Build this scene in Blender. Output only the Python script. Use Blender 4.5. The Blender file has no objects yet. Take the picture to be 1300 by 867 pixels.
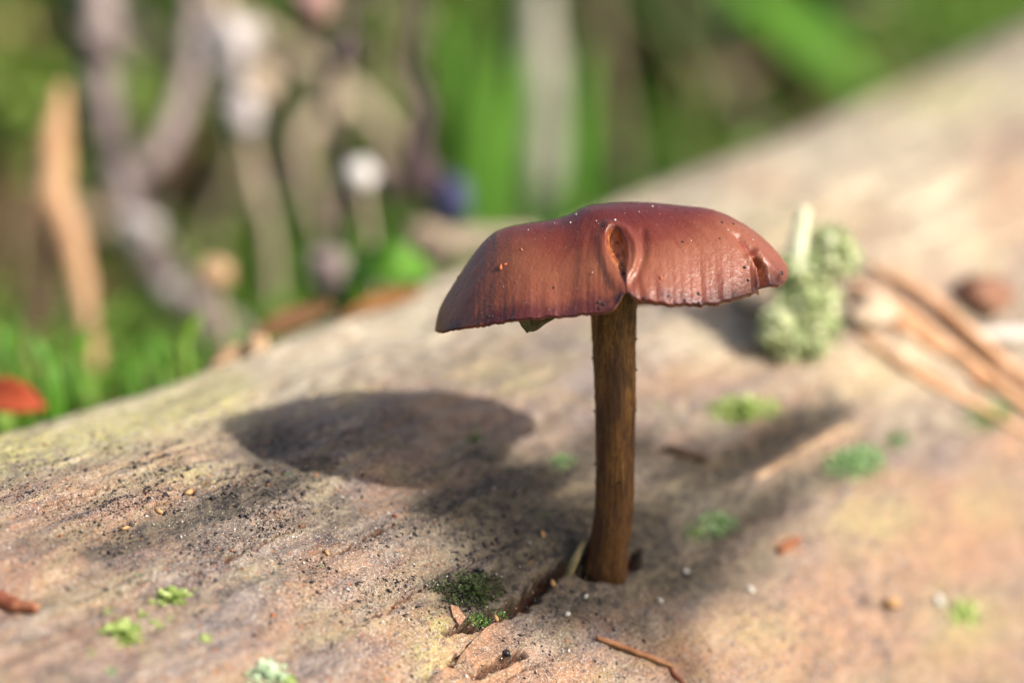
import bpy, bmesh, math, random
import numpy as np
from mathutils import Vector, Matrix
random.seed(7); rng = np.random.default_rng(7)
SC = bpy.context.scene
COL = SC.collection
RAD = math.radians

# ------------------------------------------------------------------ camera
F = 1300*100/36                       # focal length in photo pixels (100 mm macro lens)
TH = RAD(14.0)                        # camera looks 14 degrees down
SB = 0.332                            # lens to mushroom foot, metres
cf = np.array([0, math.cos(TH), -math.sin(TH)])
cu = np.array([0, math.sin(TH), math.cos(TH)])
cr = np.array([1.0, 0, 0])
CAM = -(SB*cf)-(765-650)/F*SB*cr-(433.5-718)/F*SB*cu     # mushroom foot is the world origin
cd = bpy.data.cameras.new('camera'); cam = bpy.data.objects.new('camera', cd); COL.objects.link(cam)
cam.location = CAM; cam.rotation_euler = (RAD(90)-TH, 0, 0)
cd.lens = 100; cd.sensor_width = 36; cd.clip_start = 0.002; cd.clip_end = 500
cd.dof.use_dof = True; cd.dof.focus_distance = 0.3175; cd.dof.aperture_fstop = 8.0
SC.camera = cam

# ------------------------------------------------------------------ light
SUN_EL, SUN_AZ = RAD(36), RAD(-24)    # azimuth from +x (right), slightly on the camera side
sd = Vector((math.cos(SUN_EL)*math.cos(SUN_AZ), math.cos(SUN_EL)*math.sin(SUN_AZ), math.sin(SUN_EL)))
w = bpy.data.worlds.new('World'); SC.world = w; w.use_nodes = True
nt = w.node_tree; sky = nt.nodes.new('ShaderNodeTexSky'); sky.sky_type = 'NISHITA'; sky.sun_disc = False
sky.sun_elevation = SUN_EL; sky.sun_rotation = math.pi/2-SUN_AZ; sky.dust_density = 4.0; sky.ozone_density = .4
nt.links.new(sky.outputs[0], nt.nodes['Background'].inputs[0]); nt.nodes['Background'].inputs[1].default_value = 0.12
sl = bpy.data.lights.new('sun', 'SUN'); sl.energy = 5.0; sl.angle = RAD(1.2); sl.color = (1, .94, .85)
so = bpy.data.objects.new('sun', sl); COL.objects.link(so); so.rotation_euler = (-sd).to_track_quat('-Z', 'Y').to_euler()
so.location = sd*2
vs = SC.view_settings; vs.view_transform = 'Standard'; vs.look = 'None'; vs.gamma = 1; vs.exposure = 0.38; vs.use_curve_mapping = False
SC.render.engine = 'CYCLES'; SC.cycles.use_denoising = True; SC.cycles.denoiser = 'OPENIMAGEDENOISE'
SC.cycles.max_bounces = 8

# ------------------------------------------------------------------ helpers
def ray(x, y): return cf+(x-650)/F*cr-(y-433.5)/F*cu
def W(x, y, d): return CAM+d*ray(x, y)
def proj(P):
    q = P-CAM; z = q@cf
    return 650+F*(q@cr)/z, 433.5-F*(q@cu)/z, z
def hash2(i, j, s):
    n = (i.astype(np.int64)*374761393+j.astype(np.int64)*668265263+s*1442695041) & 0x7fffffff
    n = (n ^ (n >> 13))*1274126177 & 0x7fffffff
    n = (n ^ (n >> 16))*69069 & 0x7fffffff
    return ((n ^ (n >> 15)) & 0xffff)/65535.0
def vnoise(x, y, s=0):
    x = np.asarray(x, float); y = np.asarray(y, float)
    i = np.floor(x); j = np.floor(y); a = x-i; b = y-j; a = a*a*(3-2*a); b = b*b*(3-2*b)
    return ((hash2(i, j, s)*(1-a)+hash2(i+1, j, s)*a)*(1-b)+(hash2(i, j+1, s)*(1-a)+hash2(i+1, j+1, s)*a)*b)*2-1
def fbm(x, y, s=0, o=4, g=.5):
    t = 0; k = 1
    for q in range(o):
        t = t+k*vnoise(x*2**q+q*17.3, y*2**q-q*9.1, s+q); k *= g
    return t
def sstep(a, b, x):
    t = np.clip((x-a)/(b-a), 0, 1); return t*t*(3-2*t)
def seg_dist(px, py, pts):
    """distance to a polyline and the position along it (0..1)"""
    best = np.full(np.shape(px), 1e9); par = np.zeros(np.shape(px)); n = len(pts)-1
    for k in range(n):
        ax, ay = pts[k][:2]; bx, by = pts[k+1][:2]
        dx, dy = bx-ax, by-ay
        t = np.clip(((px-ax)*dx+(py-ay)*dy)/(dx*dx+dy*dy), 0, 1)
        d = np.hypot(px-ax-t*dx, py-ay-t*dy)
        m = d < best; best = np.where(m, d, best); par = np.where(m, (k+t)/n, par)
    return best, par
def mesh_obj(name, V, Fc, mat, parent=None, smooth=True):
    me = bpy.data.meshes.new(name)
    V = np.asarray(V, np.float32)
    if isinstance(Fc, np.ndarray):
        n, k = Fc.shape
        me.vertices.add(len(V)); me.vertices.foreach_set('co', V.ravel())
        me.loops.add(n*k); me.loops.foreach_set('vertex_index', Fc.astype(np.int32).ravel())
        me.polygons.add(n); me.polygons.foreach_set('loop_start', np.arange(0, n*k, k, dtype=np.int32))
        me.update(calc_edges=True); me.validate()
    else:
        me.from_pydata([tuple(v) for v in V], [], Fc); me.update()
    me.polygons.foreach_set('use_smooth', np.full(len(me.polygons), smooth))
    if mat: me.materials.append(mat)
    o = bpy.data.objects.new(name, me); COL.objects.link(o); o.parent = parent
    return o
def attr(o, name, val):
    a = o.data.attributes.new(name, 'FLOAT', 'POINT'); a.data.foreach_set('value', np.asarray(val, np.float32).ravel())
def tag(o, label=None, cat=None, group=None, kind=None):
    if label: o['label'] = label
    if cat: o['category'] = cat
    if group: o['group'] = group
    if kind: o['kind'] = kind
    return o
def empty(name, loc):
    o = bpy.data.objects.new(name, None); COL.objects.link(o); o.location = [float(c) for c in loc]; o.empty_display_size = .005
    return o
def grid_faces(n, m, wrap=False):
    i = np.arange(n-1)[:, None]; mm = m if wrap else m-1; j = np.arange(mm)[None, :]; j2 = (j+1) % m
    return np.stack([i*m+j, i*m+j2, (i+1)*m+j2, (i+1)*m+j], -1).reshape(-1, 4)
class MB:
    """collects shapes; build() links them as one mesh whose vertices are relative to the parent's place"""
    def __init__(s): s.V = []; s.F = []; s.n = 0; s.A = []
    def add(s, V, Fc, a=0.5):
        V = np.asarray(V, float); s.V.append(V); s.F += [tuple(int(q)+s.n for q in f) for f in Fc]; s.n += len(V)
        s.A.append(np.full(len(V), a) if np.isscalar(a) else np.asarray(a))
    def build(s, name, mat, parent=None, smooth=True, origin=None):
        V = np.concatenate(s.V)
        o0 = np.array(parent.location) if parent is not None else (np.zeros(3) if origin is None else np.asarray(origin))
        o = mesh_obj(name, V-o0, s.F, mat, parent, smooth); attr(o, 'tint', np.concatenate(s.A))
        if parent is None: o.location = o0
        return o
def smooth_path(P, n):
    """Catmull-Rom through points (any dimension)"""
    P = np.asarray(P, float); P = np.vstack([2*P[0]-P[1], P, 2*P[-1]-P[-2]]); m = len(P)-3
    t = np.linspace(0, m-1e-6, n); k = t.astype(int); u = (t-k)[:, None]
    a, b, c, d = P[k], P[k+1], P[k+2], P[k+3]
    return .5*((2*b)+(-a+c)*u+(2*a-5*b+4*c-d)*u*u+(-a+3*b-3*c+d)*u**3)
def tube(mb, pts, rad, sides=10, n=28, rough=.12, seed=0, a=.5, caps=True):
    """tapered, slightly knobbly tube; pts Nx3, rad list"""
    Q = smooth_path(np.column_stack([np.asarray(pts, float), np.asarray(rad, float)]), n)
    P = Q[:, :3]; R = np.maximum(Q[:, 3], 1e-6)
    T = np.gradient(P, axis=0); T /= np.linalg.norm(T, axis=1)[:, None]
    ref = np.array([.31, .9, .29]) if abs(T[0][1]) < .8 else np.array([1., .1, 0])
    N = np.cross(T, ref); N /= np.linalg.norm(N, axis=1)[:, None]; B = np.cross(T, N)
    an = np.linspace(0, 2*np.pi, sides, endpoint=False)
    rr = R[:, None]*(1+rough*vnoise(np.arange(n)[:, None]*.55+seed*3.1, np.arange(sides)[None, :]*1.1+seed, seed))
    V = P[:, None]+rr[..., None]*(np.cos(an)[None, :, None]*N[:, None]+np.sin(an)[None, :, None]*B[:, None])
    V = V.reshape(-1, 3); Fc = [tuple(f) for f in grid_faces(n, sides, True)]
    if caps:
        V = np.vstack([V, P[0]-T[0]*R[0]*.3, P[-1]+T[-1]*R[-1]*.5]); k = n*sides
        Fc += [(k, (j+1) % sides, j) for j in range(sides)]+[(k+1, k-sides+j, k-sides+(j+1) % sides) for j in range(sides)]
    mb.add(V, Fc, a)
def blade(mb, pts, wid, side, n=14, m=5, cup=.25, a=.5, th=.00025):
    """leaf or strip of real thickness: pts spine Nx3, wid half widths, side = sideways direction"""
    Q = smooth_path(np.column_stack([np.asarray(pts, float), np.asarray(wid, float)]), n)
    P = Q[:, :3]; Wd = np.maximum(Q[:, 3], 1e-6)
    T = np.gradient(P, axis=0); T /= np.linalg.norm(T, axis=1)[:, None]
    S = np.asarray(side, float)-(T@np.asarray(side, float))[:, None]*T; S /= np.linalg.norm(S, axis=1)[:, None]
    N = np.cross(T, S); x = np.linspace(-1, 1, m)
    top = P[:, None]+Wd[:, None, None]*(x[None, :, None]*S[:, None]+cup*(x**2)[None, :, None]*N[:, None])
    bot = top-N[:, None]*th
    V = np.vstack([top.reshape(-1, 3), bot.reshape(-1, 3)]); g = grid_faces(n, m); k = n*m
    Fc = [tuple(f) for f in g]+[tuple(f[::-1]+k) for f in g]
    rim = [j for j in range(m)]+[i*m+m-1 for i in range(1, n)]+[(n-1)*m+j for j in range(m-2, -1, -1)]+[i*m for i in range(n-2, 0, -1)]
    Fc += [(rim[q], rim[q-1], rim[q-1]+k, rim[q]+k) for q in range(len(rim))]
    mb.add(V, Fc, a)
_b = bmesh.new(); bmesh.ops.create_icosphere(_b, subdivisions=1, radius=1)
ICO_V = np.array([v.co[:] for v in _b.verts]); ICO_F = [tuple(v.index for v in f.verts) for f in _b.faces]; _b.free()
_b = bmesh.new(); bmesh.ops.create_icosphere(_b, subdivisions=3, radius=1)
ICO3_V = np.array([v.co[:] for v in _b.verts]); ICO3_F = [tuple(v.index for v in f.verts) for f in _b.faces]; _b.free()
OCT_V = np.array([(1, 0, 0), (-1, 0, 0), (0, 1, 0), (0, -1, 0), (0, 0, 1), (0, 0, -1)], float)
OCT_F = [(0, 2, 4), (2, 1, 4), (1, 3, 4), (3, 0, 4), (2, 0, 5), (1, 2, 5), (3, 1, 5), (0, 3, 5)]
def lump(mb, c, r, amp=.25, seed=0, scale=(1, 1, 1), R=None, fine=True, a=.5, freq=2.2):
    V = ICO3_V if fine else ICO_V
    d = 1+amp*(fbm(V[:, 0]*freq+seed*7.7, V[:, 1]*freq+V[:, 2]*freq*1.7+seed, seed, 3))
    Q = V*d[:, None]*np.asarray(scale)*r
    if R is not None: Q = Q@np.asarray(R).T
    mb.add(Q+np.asarray(c), ICO3_F if fine else ICO_F, a)
def frame_of(n, twist=0):
    n = np.asarray(n, float); n = n/np.linalg.norm(n); t = np.cross(n, [.3, .8, .1] if abs(n[1]) < .9 else [1, 0, 0]); t /= np.linalg.norm(t); b = np.cross(n, t)
    c, s = math.cos(twist), math.sin(twist)
    return np.column_stack([c*t+s*b, -s*t+c*b, n])

# ------------------------------------------------------------------ materials
def mat(name):
    m = bpy.data.materials.new(name); m.use_nodes = True; n = m.node_tree; return m, n, n.nodes['Principled BSDF']
def N(nt, t, **k):
    x = nt.nodes.new(t)
    for a, v in k.items():
        if a.startswith('i_'): x.inputs[int(a[2:])].default_value = v
        else: setattr(x, a, v)
    return x
def ramp(nt, stops, src, mode='LINEAR'):
    r = nt.nodes.new('ShaderNodeValToRGB'); r.color_ramp.interpolation = mode; e = r.color_ramp.elements
    while len(e) < len(stops): e.new(.5)
    for x, (p, c) in zip(e, stops): x.position = p; x.color = (*c, 1) if len(c) == 3 else c
    nt.links.new(src, r.inputs[0]); return r.outputs[0]
def math_n(nt, op, a, b=None, c=None):
    x = nt.nodes.new('ShaderNodeMath'); x.operation = op
    for i, v in enumerate((a, b, c)):
        if v is None: continue
        if isinstance(v, (int, float)): x.inputs[i].default_value = v
        else: nt.links.new(v, x.inputs[i])
    return x.outputs[0]
def mixc(nt, f, a, b, mode='MIX'):
    x = nt.nodes.new('ShaderNodeMix'); x.data_type = 'RGBA'; x.blend_type = mode
    for i, v in ((0, f), (6, a), (7, b)):
        if isinstance(v, (int, float)): x.inputs[i].default_value = v
        elif isinstance(v, tuple): x.inputs[i].default_value = (*v, 1)
        else: nt.links.new(v, x.inputs[i])
    return x.outputs[2]
def noise(nt, vec, scale, detail=4, rough=.55, dist=0):
    x = nt.nodes.new('ShaderNodeTexNoise'); x.inputs['Scale'].default_value = scale; x.inputs['Detail'].default_value = detail
    x.inputs['Roughness'].default_value = rough; x.inputs['Distortion'].default_value = dist
    if vec is not None: nt.links.new(vec, x.inputs['Vector'])
    return x.outputs[0]
def att(nt, name): return N(nt, 'ShaderNodeAttribute', attribute_name=name)
def simple(name, cols, scale=400, rough=.7, sub=0.0, bump=.3, spec=.3, tint=True, trans=0.0, stretch=None, bdist=.0004):
    """noise-mottled material; cols dark to light; the 'tint' attribute shifts it piece by piece"""
    m, n, b = mat(name)
    tc = N(n, 'ShaderNodeTexCoord').outputs['Object']
    if stretch:
        mp = N(n, 'ShaderNodeMapping'); mp.inputs['Scale'].default_value = stretch; n.links.new(tc, mp.inputs[0]); tc = mp.outputs[0]
    f = noise(n, tc, scale, 5, .6)
    if tint:
        f2 = math_n(n, 'ADD', math_n(n, 'MULTIPLY', f, 1.0), math_n(n, 'MULTIPLY_ADD', att(n, 'tint').outputs['Fac'], .7, -.35))
    else: f2 = f
    k = len(cols); c = ramp(n, [(.25+.5*i/(k-1), cols[i]) for i in range(k)], f2)
    n.links.new(c, b.inputs['Base Color']); b.inputs['Roughness'].default_value = rough; b.inputs['Specular IOR Level'].default_value = spec
    if sub: b.inputs['Subsurface Weight'].default_value = sub; b.inputs['Subsurface Radius'].default_value = (1, .6, .3); b.inputs['Subsurface Scale'].default_value = .001
    if bump:
        bn = N(n, 'ShaderNodeBump'); bn.inputs['Strength'].default_value = bump; bn.inputs['Distance'].default_value = bdist
        n.links.new(f, bn.inputs['Height']); n.links.new(bn.outputs[0], b.inputs['Normal'])
    if trans:
        tr = N(n, 'ShaderNodeBsdfTranslucent'); n.links.new(c, tr.inputs[0]); mx = N(n, 'ShaderNodeMixShader'); mx.inputs[0].default_value = trans
        n.links.new(b.outputs[0], mx.inputs[1]); n.links.new(tr.outputs[0], mx.inputs[2]); n.links.new(mx.outputs[0], n.nodes['Material Output'].inputs[0])
    return m

# ------------------------------------------------------------------ the log: axis, surface
AL, EP, TT, LR = RAD(40.65), RAD(6.1), RAD(38.9), 0.0718
la = np.array([math.sin(AL)*math.cos(EP), math.cos(AL)*math.cos(EP), math.sin(EP)])    # axis, away to the right
lh = np.array([math.cos(AL), -math.sin(AL), 0]); lv = np.cross(lh, la); lv = lv*np.sign(lv[2])/np.linalg.norm(lv)
lc = -LR*(math.sin(TT)*lh+math.cos(TT)*lv)
def hit(x, y):
    """pixel -> (u, w) on the log, metres along the axis and angle round it"""
    d = ray(x, y); q = CAM-lc; A = np.array([q@lh, q@lv]); B = np.array([d@lh, d@lv])
    aa = B@B; bb = A@B; cc = A@A-LR*LR; D = max(bb*bb-aa*cc, 0); k = (-bb-math.sqrt(D))/aa
    P = CAM+k*d-lc
    return P@la, math.atan2(P@lh, P@lv)
def log_disp(u, w):
    U = u*1000; S = w*LR*1000          # millimetres
    d = 1.0*fbm(U/46+3.3, S/17, 11, 3)+.42*fbm(U/15, S/4.2, 21, 3)+.17*fbm(U/4.2, S/1.6, 31, 3)+.09*fbm(U/20, S/.85, 37, 2)
    d = d*(1-.8*np.exp(-(U**2+(S-TT*LR*1000)**2)/60))
    far = sstep(RAD(26), RAD(-6), w)
    d = d+far*np.interp(U, [-150, -60, -32, -19, -9, 5, 33, 50, 92, 110, 130, 153, 178, 197, 209, 300], [5, 2.8, 1.35, -.3, -.6, -.8, -1.7, -1.2, -.4, -1.0, -1.5, -1.7, -1.7, -.4, .7, 3])
    return d/1000
def log_point(u, w, lift=0):
    u = np.atleast_1d(np.asarray(u, float)); w = np.atleast_1d(np.asarray(w, float))
    r = LR+log_disp(u, w)+lift
    return lc+u[:, None]*la+r[:, None]*(np.sin(w)[:, None]*lh+np.cos(w)[:, None]*lv)
def on_log(x, y, lift=0):
    u, w = hit(x, y); return log_point(u, w, lift)[0]
def log_normal(x, y):
    u, w = hit(x, y); return math.sin(w)*lh+math.cos(w)*lv

def spaced(knots, counts):
    out = []
    for k in range(len(counts)): out.append(np.linspace(knots[k], knots[k+1], counts[k], endpoint=False))
    return np.concatenate(out+[[knots[-1]]])
gu = spaced([-.42, -.12, -.085, .035, .09, .22, .9], [60, 60, 540, 150, 120, 140])
gw = spaced([RAD(-52), RAD(-22), RAD(-5), RAD(72), RAD(95), RAD(308)], [60, 90, 400, 50, 70])[:-1]
UU, WW = np.meshgrid(gu, gw, indexing='ij'); UU = UU.ravel(); WW = WW.ravel()
P0 = log_point(UU, WW); PX, PY, PZ = proj(P0)
nrm = np.sin(WW)[:, None]*lh+np.cos(WW)[:, None]*lv
front = (np.einsum('ij,ij->i', nrm, CAM-P0) > -.02) & (np.abs(WW) < 1.9)
gate = front.astype(float)
ex = np.zeros(len(UU)); crackm = np.zeros(len(UU))
jit = 3.2*fbm(PX/9, PY/7, 51, 3)
# cracks: polyline, half width px, depth mm
for pts, hw, dep in (([(566, 803), (600, 793), (640, 778), (664, 766), (688, 742), (714, 722), (738, 712)], 6.2, 2.9),
                     ([(724, 719), (745, 728), (775, 729), (803, 714), (812, 700)], 6, 2.0),
                     ([(598, 860), (622, 849), (648, 838), (664, 831)], 4.0, 1.5),
                     ([(540, 866), (572, 842), (606, 812)], 1.6, .5), ([(180, 650), (260, 618), (330, 590)], 1.3, .45), ([(400, 712), (450, 690), (510, 660)], 1.2, .4), ([(40, 648), (110, 628), (170, 604)], 1.1, .4), ([(230, 735), (320, 697), (390, 664)], 1.3, .4), ([(450, 800), (500, 770), (540, 742)], 1.2, .4), ([(640, 866), (668, 850), (700, 838)], 1.5, .4)):
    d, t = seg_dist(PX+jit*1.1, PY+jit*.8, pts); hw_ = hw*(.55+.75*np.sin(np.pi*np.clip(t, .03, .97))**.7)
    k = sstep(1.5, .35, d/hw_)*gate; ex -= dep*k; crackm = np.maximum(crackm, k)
    ex += .22*np.exp(-((d-hw_*2.2)/(hw_*1.1))**2)*gate
for (x, y, rx, ry, dep) in ((594, 744, 32, 17, 1.7), (608, 786, 16, 10, 1.5), (765, 716, 32, 15, .9), (860, 640, 50, 30, .8), (330, 560, 40, 26, .5)):
    k = np.exp(-((((PX-x)+jit*2)/rx)**2+(((PY-y)+jit)/ry)**2))*gate; ex -= dep*k
# long weathered grooves and ridges that follow the grain
for pts, hw, dep in (([(840, 660), (940, 585), (1060, 512), (1110, 480)], 16, -1.1), ([(900, 700), (1010, 620), (1130, 555)], 14, -.5), ([(930, 640), (1000, 590), (1085, 545)], 10, .9),
                     ([(140, 700), (330, 622), (420, 585)], 14, -.45), ([(340, 560), (440, 530), (520, 505)], 7, .5), ([(520, 640), (600, 610), (680, 560)], 14, -.6),
                     ([(0, 800), (120, 780), (200, 740)], 14, -.5), ([(1000, 867), (1130, 760), (1300, 640)], 18, -.5)):
    d, t = seg_dist(PX+jit*1.6, PY+jit*1.2, pts); k = np.exp(-(d/hw)**2)*np.sin(np.pi*np.clip(t, .02, .98))**.5*gate; ex += dep*k
def blobm(items, rag=1.0):
    m = np.zeros(len(UU)); wob = rag*(9*fbm(PX/26, PY/14, 71, 4)); wob2 = rag*(6*fbm(PX/26+40, PY/14, 81, 4))
    for it in items:
        if len(it) == 5:
            x, y, rx, ry, s = it; k = s*np.exp(-(((PX+wob-x)/rx)**2+((PY+wob2-y)/ry)**2))
        else:
            pts, hw, s = it; d, t = seg_dist(PX+wob, PY+wob2, pts); k = s*np.exp(-(d/hw)**2)
        m = np.maximum(m, k)
    return m*gate
stain_shade = blobm([([(120, 705), (300, 635), (400, 592)], 20, .75), ([(850, 650), (950, 580), (1060, 515)], 24, .95), ([(890, 690), (1000, 620), (1100, 575)], 20, .8),
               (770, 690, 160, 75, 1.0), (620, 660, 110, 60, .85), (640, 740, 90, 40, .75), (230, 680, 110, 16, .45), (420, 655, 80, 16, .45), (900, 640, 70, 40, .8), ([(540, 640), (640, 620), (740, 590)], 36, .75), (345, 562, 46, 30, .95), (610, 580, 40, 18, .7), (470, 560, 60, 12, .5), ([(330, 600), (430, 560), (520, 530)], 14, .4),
               (596, 748, 62, 36, 1.0), (680, 700, 80, 40, .95), (870, 590, 60, 40, .6), (60, 690, 60, 18, .35), (450, 640, 70, 20, .35), (720, 755, 120, 36, .8), (870, 730, 80, 45, .8), (820, 600, 60, 50, .7), (400, 800, 60, 20, .2)])  # algae streaks, with shade painted in around the stem foot and cap shadow
yg = blobm([([(-20, 575), (130, 548), (290, 500)], 32, 1.0), (1110, 660, 60, 40, .55), (1230, 790, 60, 40, .5), (1250, 640, 40, 30, .4), (960, 800, 60, 30, .35), (1080, 110, 110, 28, .8), (760, 300, 90, 26, .45), (230, 600, 120, 18, .4), (620, 470, 70, 22, .35), (120, 545, 60, 14, .9), (560, 800, 22, 40, .7), (560, 760, 20, 24, .5), (545, 835, 25, 25, .7), (700, 640, 70, 60, .3), (440, 500, 40, 12, .35), (1100, 480, 60, 30, .3), (930, 330, 90, 30, .3), (1190, 120, 90, 34, .85), (1010, 280, 70, 24, .4), (880, 640, 60, 40, .4)])
org = blobm([(1190, 690, 130, 80, .85), (1060, 800, 140, 80, .75), (1230, 830, 120, 60, .6), (1000, 690, 22, 12, .9), (860, 835, 50, 30, .8), (610, 845, 70, 40, 1), (700, 860, 60, 30, .6), (620, 800, 40, 20, .8), (180, 690, 80, 14, .5), (480, 370, 50, 12, .5), (600, 330, 60, 20, .4), (1275, 240, 45, 70, .7), (970, 235, 50, 20, .55), (1100, 290, 60, 40, .5), (1120, 380, 90, 40, .5), (860, 480, 60, 24, .4), (1180, 480, 90, 30, .4), (20, 850, 50, 30, .4), (500, 850, 40, 30, .4), (1290, 560, 40, 40, .8)])
pale_edge = blobm([([(100, 525), (400, 440), (640, 350), (900, 260), (1320, 90)], 60, .95), (1150, 260, 180, 120, .95), (1150, 470, 120, 50, .8), (880, 430, 100, 40, .7)])  # paler wood along the far edge and upper right
r = LR+log_disp(UU, WW)+ex/1000
PL = lc+UU[:, None]*la+r[:, None]*(np.sin(WW)[:, None]*lh+np.cos(WW)[:, None]*lv)
n_u, n_w = len(gu), len(gw)

def log_material():
    m, n, b = mat('weathered_wood')
    uv = att(n, 'grain'); vec = uv.outputs['Vector']                  # x along the grain, y round the log, in millimetres
    def mp(sx, sy):
        q = N(n, 'ShaderNodeMapping'); q.inputs['Scale'].default_value = (sx, sy, 1); n.links.new(vec, q.inputs[0]); return q.outputs[0]
    big = noise(n, mp(.03, .07), 1, 4, .6, .8); big2 = noise(n, mp(.06, .12), 1.3, 5, .65, .8); gr = noise(n, mp(.08, .62), 1, 7, .68, .9); mid = noise(n, mp(.30, .42), 1, 7, .68, .6); fin = noise(n, mp(2.2, 2.6), 1, 4, .7)
    fin2 = noise(n, mp(5, 6), 1, 2, .6); patch = noise(n, mp(.75, 1.0), 1, 6, .72, .4)
    c = ramp(n, [(.33, (.05, .036, .036)), (.43, (.12, .085, .07)), (.52, (.215, .16, .122)), (.60, (.30, .235, .185)), (.72, (.43, .36, .30))], mid)
    c = mixc(n, ramp(n, [(.44, (0, 0, 0)), (.60, (1, 1, 1))], big), c, mixc(n, .55, c, (.42, .22, .12)))
    c = mixc(n, ramp(n, [(.48, (0, 0, 0)), (.66, (.8, .8, .8))], big2), c, mixc(n, .6, c, (.36, .31, .15)))
    c = mixc(n, ramp(n, [(.34, (.75, .75, .75)), (.47, (0, 0, 0))], big2), c, mixc(n, .65, c, (.17, .145, .165)))
    c = mixc(n, ramp(n, [(.52, (0, 0, 0)), (.68, (.85, .85, .85))], gr), c, mixc(n, patch, (.13, .105, .10), (.33, .28, .25)))
    c = mixc(n, math_n(n, 'MULTIPLY', att(n, 'pale_edge').outputs['Fac'], ramp(n, [(.3, (.5, .5, .5)), (.6, (1, 1, 1))], big2)), c, mixc(n, ramp(n, [(.38, (0, 0, 0)), (.62, (1, 1, 1))], mid), (.52, .41, .26), (.84, .75, .54)))
    c = mixc(n, math_n(n, 'MULTIPLY', att(n, 'orange').outputs['Fac'], ramp(n, [(.34, (.15, .15, .15)), (.58, (1, 1, 1))], mid)), c, mixc(n, patch, (.20, .06, .02), (.66, .36, .19)))
    c = mixc(n, math_n(n, 'MULTIPLY', att(n, 'yellowgreen').outputs['Fac'], ramp(n, [(.40, (.1, .1, .1)), (.56, (1, 1, 1))], patch)), c, mixc(n, fin, (.27, .26, .06), (.68, .62, .24)))
    # patchy film of dark fungus, then fine dark and pale grain
    c = mixc(n, ramp(n, [(.34, (.8, .8, .8)), (.46, (0, 0, 0))], patch), c, (.10, .075, .078))
    c = mixc(n, ramp(n, [(.33, (.95, .95, .95)), (.45, (0, 0, 0))], fin), c, (.06, .042, .046))
    c = mixc(n, ramp(n, [(.55, (0, 0, 0)), (.66, (.75, .75, .75))], fin), c, (.60, .52, .44))
    c = mixc(n, ramp(n, [(.60, (0, 0, 0)), (.68, (.9, .9, .9))], fin2), c, (.72, .67, .64))
    c = mixc(n, ramp(n, [(.60, (0, 0, 0)), (.68, (.7, .7, .7))], noise(n, mp(1.3, 1.5), 1, 3, .6)), c, (.42, .16, .07))
    # grey-green algae in hollows plus shade painted round the stem foot, broken by grain
    stm = math_n(n, 'MULTIPLY', att(n, 'stain_shade').outputs['Fac'], ramp(n, [(.34, (.5, .5, .5)), (.55, (1, 1, 1))], noise(n, mp(.22, .7), 1, 6, .72)))
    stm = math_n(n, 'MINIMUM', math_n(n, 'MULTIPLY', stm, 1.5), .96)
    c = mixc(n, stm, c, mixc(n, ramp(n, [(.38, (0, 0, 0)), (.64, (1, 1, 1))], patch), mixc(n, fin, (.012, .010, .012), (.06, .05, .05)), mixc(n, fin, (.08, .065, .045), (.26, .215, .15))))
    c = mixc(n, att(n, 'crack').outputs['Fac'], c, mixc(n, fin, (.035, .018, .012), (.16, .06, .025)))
    n.links.new(c, b.inputs['Base Color'])
    n.links.new(math_n(n, 'MULTIPLY_ADD', mid, -.35, .95), b.inputs['Roughness']); b.inputs['Specular IOR Level'].default_value = .35
    hgt = math_n(n, 'ADD', math_n(n, 'ADD', math_n(n, 'MULTIPLY', mid, 1.2), math_n(n, 'MULTIPLY', patch, .9)), math_n(n, 'ADD', math_n(n, 'MULTIPLY', fin, .8), math_n(n, 'MULTIPLY', fin2, .35)))
    bn = N(n, 'ShaderNodeBump'); bn.inputs['Strength'].default_value = .85; bn.inputs['Distance'].default_value = .0004
    n.links.new(hgt, bn.inputs['Height']); n.links.new(bn.outputs[0], b.inputs['Normal'])
    return m
M_WOOD = log_material()
Fc = grid_faces(n_u, n_w, True)
log = mesh_obj('fallen_log', PL, np.ascontiguousarray(Fc), M_WOOD)
attr(log, 'stain_shade', np.clip(stain_shade, 0, 1)); attr(log, 'yellowgreen', np.clip(yg, 0, 1)); attr(log, 'orange', np.clip(org, 0, 1)); attr(log, 'crack', crackm); attr(log, 'pale_edge', np.clip(pale_edge, 0, 1))
ga = log.data.attributes.new('grain', 'FLOAT_VECTOR', 'POINT')
ga.data.foreach_set('vector', np.column_stack([UU*1000, WW*LR*1000, np.zeros(len(UU))]).astype(np.float32).ravel())
tag(log, 'weathered barkless fallen log with pale tan, cracked and stained wood', 'log')
# sawn end faces (out of the picture)
for k, uend in ((0, gu[0]), (n_u-1, gu[-1])):
    mb = MB(); ring = PL[k*n_w:(k+1)*n_w]; c0 = ring.mean(0); V = np.vstack([ring, c0+(ring-c0)*.5, [c0+la*(.004 if k else -.004)]])
    fs = [(j, (j+1) % n_w, n_w+(j+1) % n_w, n_w+j) for j in range(n_w)]+[(n_w+j, n_w+(j+1) % n_w, 2*n_w) for j in range(n_w)]
    mb.add(V, fs); mb.build('end_face', simple('end_wood', [(.12, .08, .05), (.3, .22, .15)], 60), log)

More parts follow.
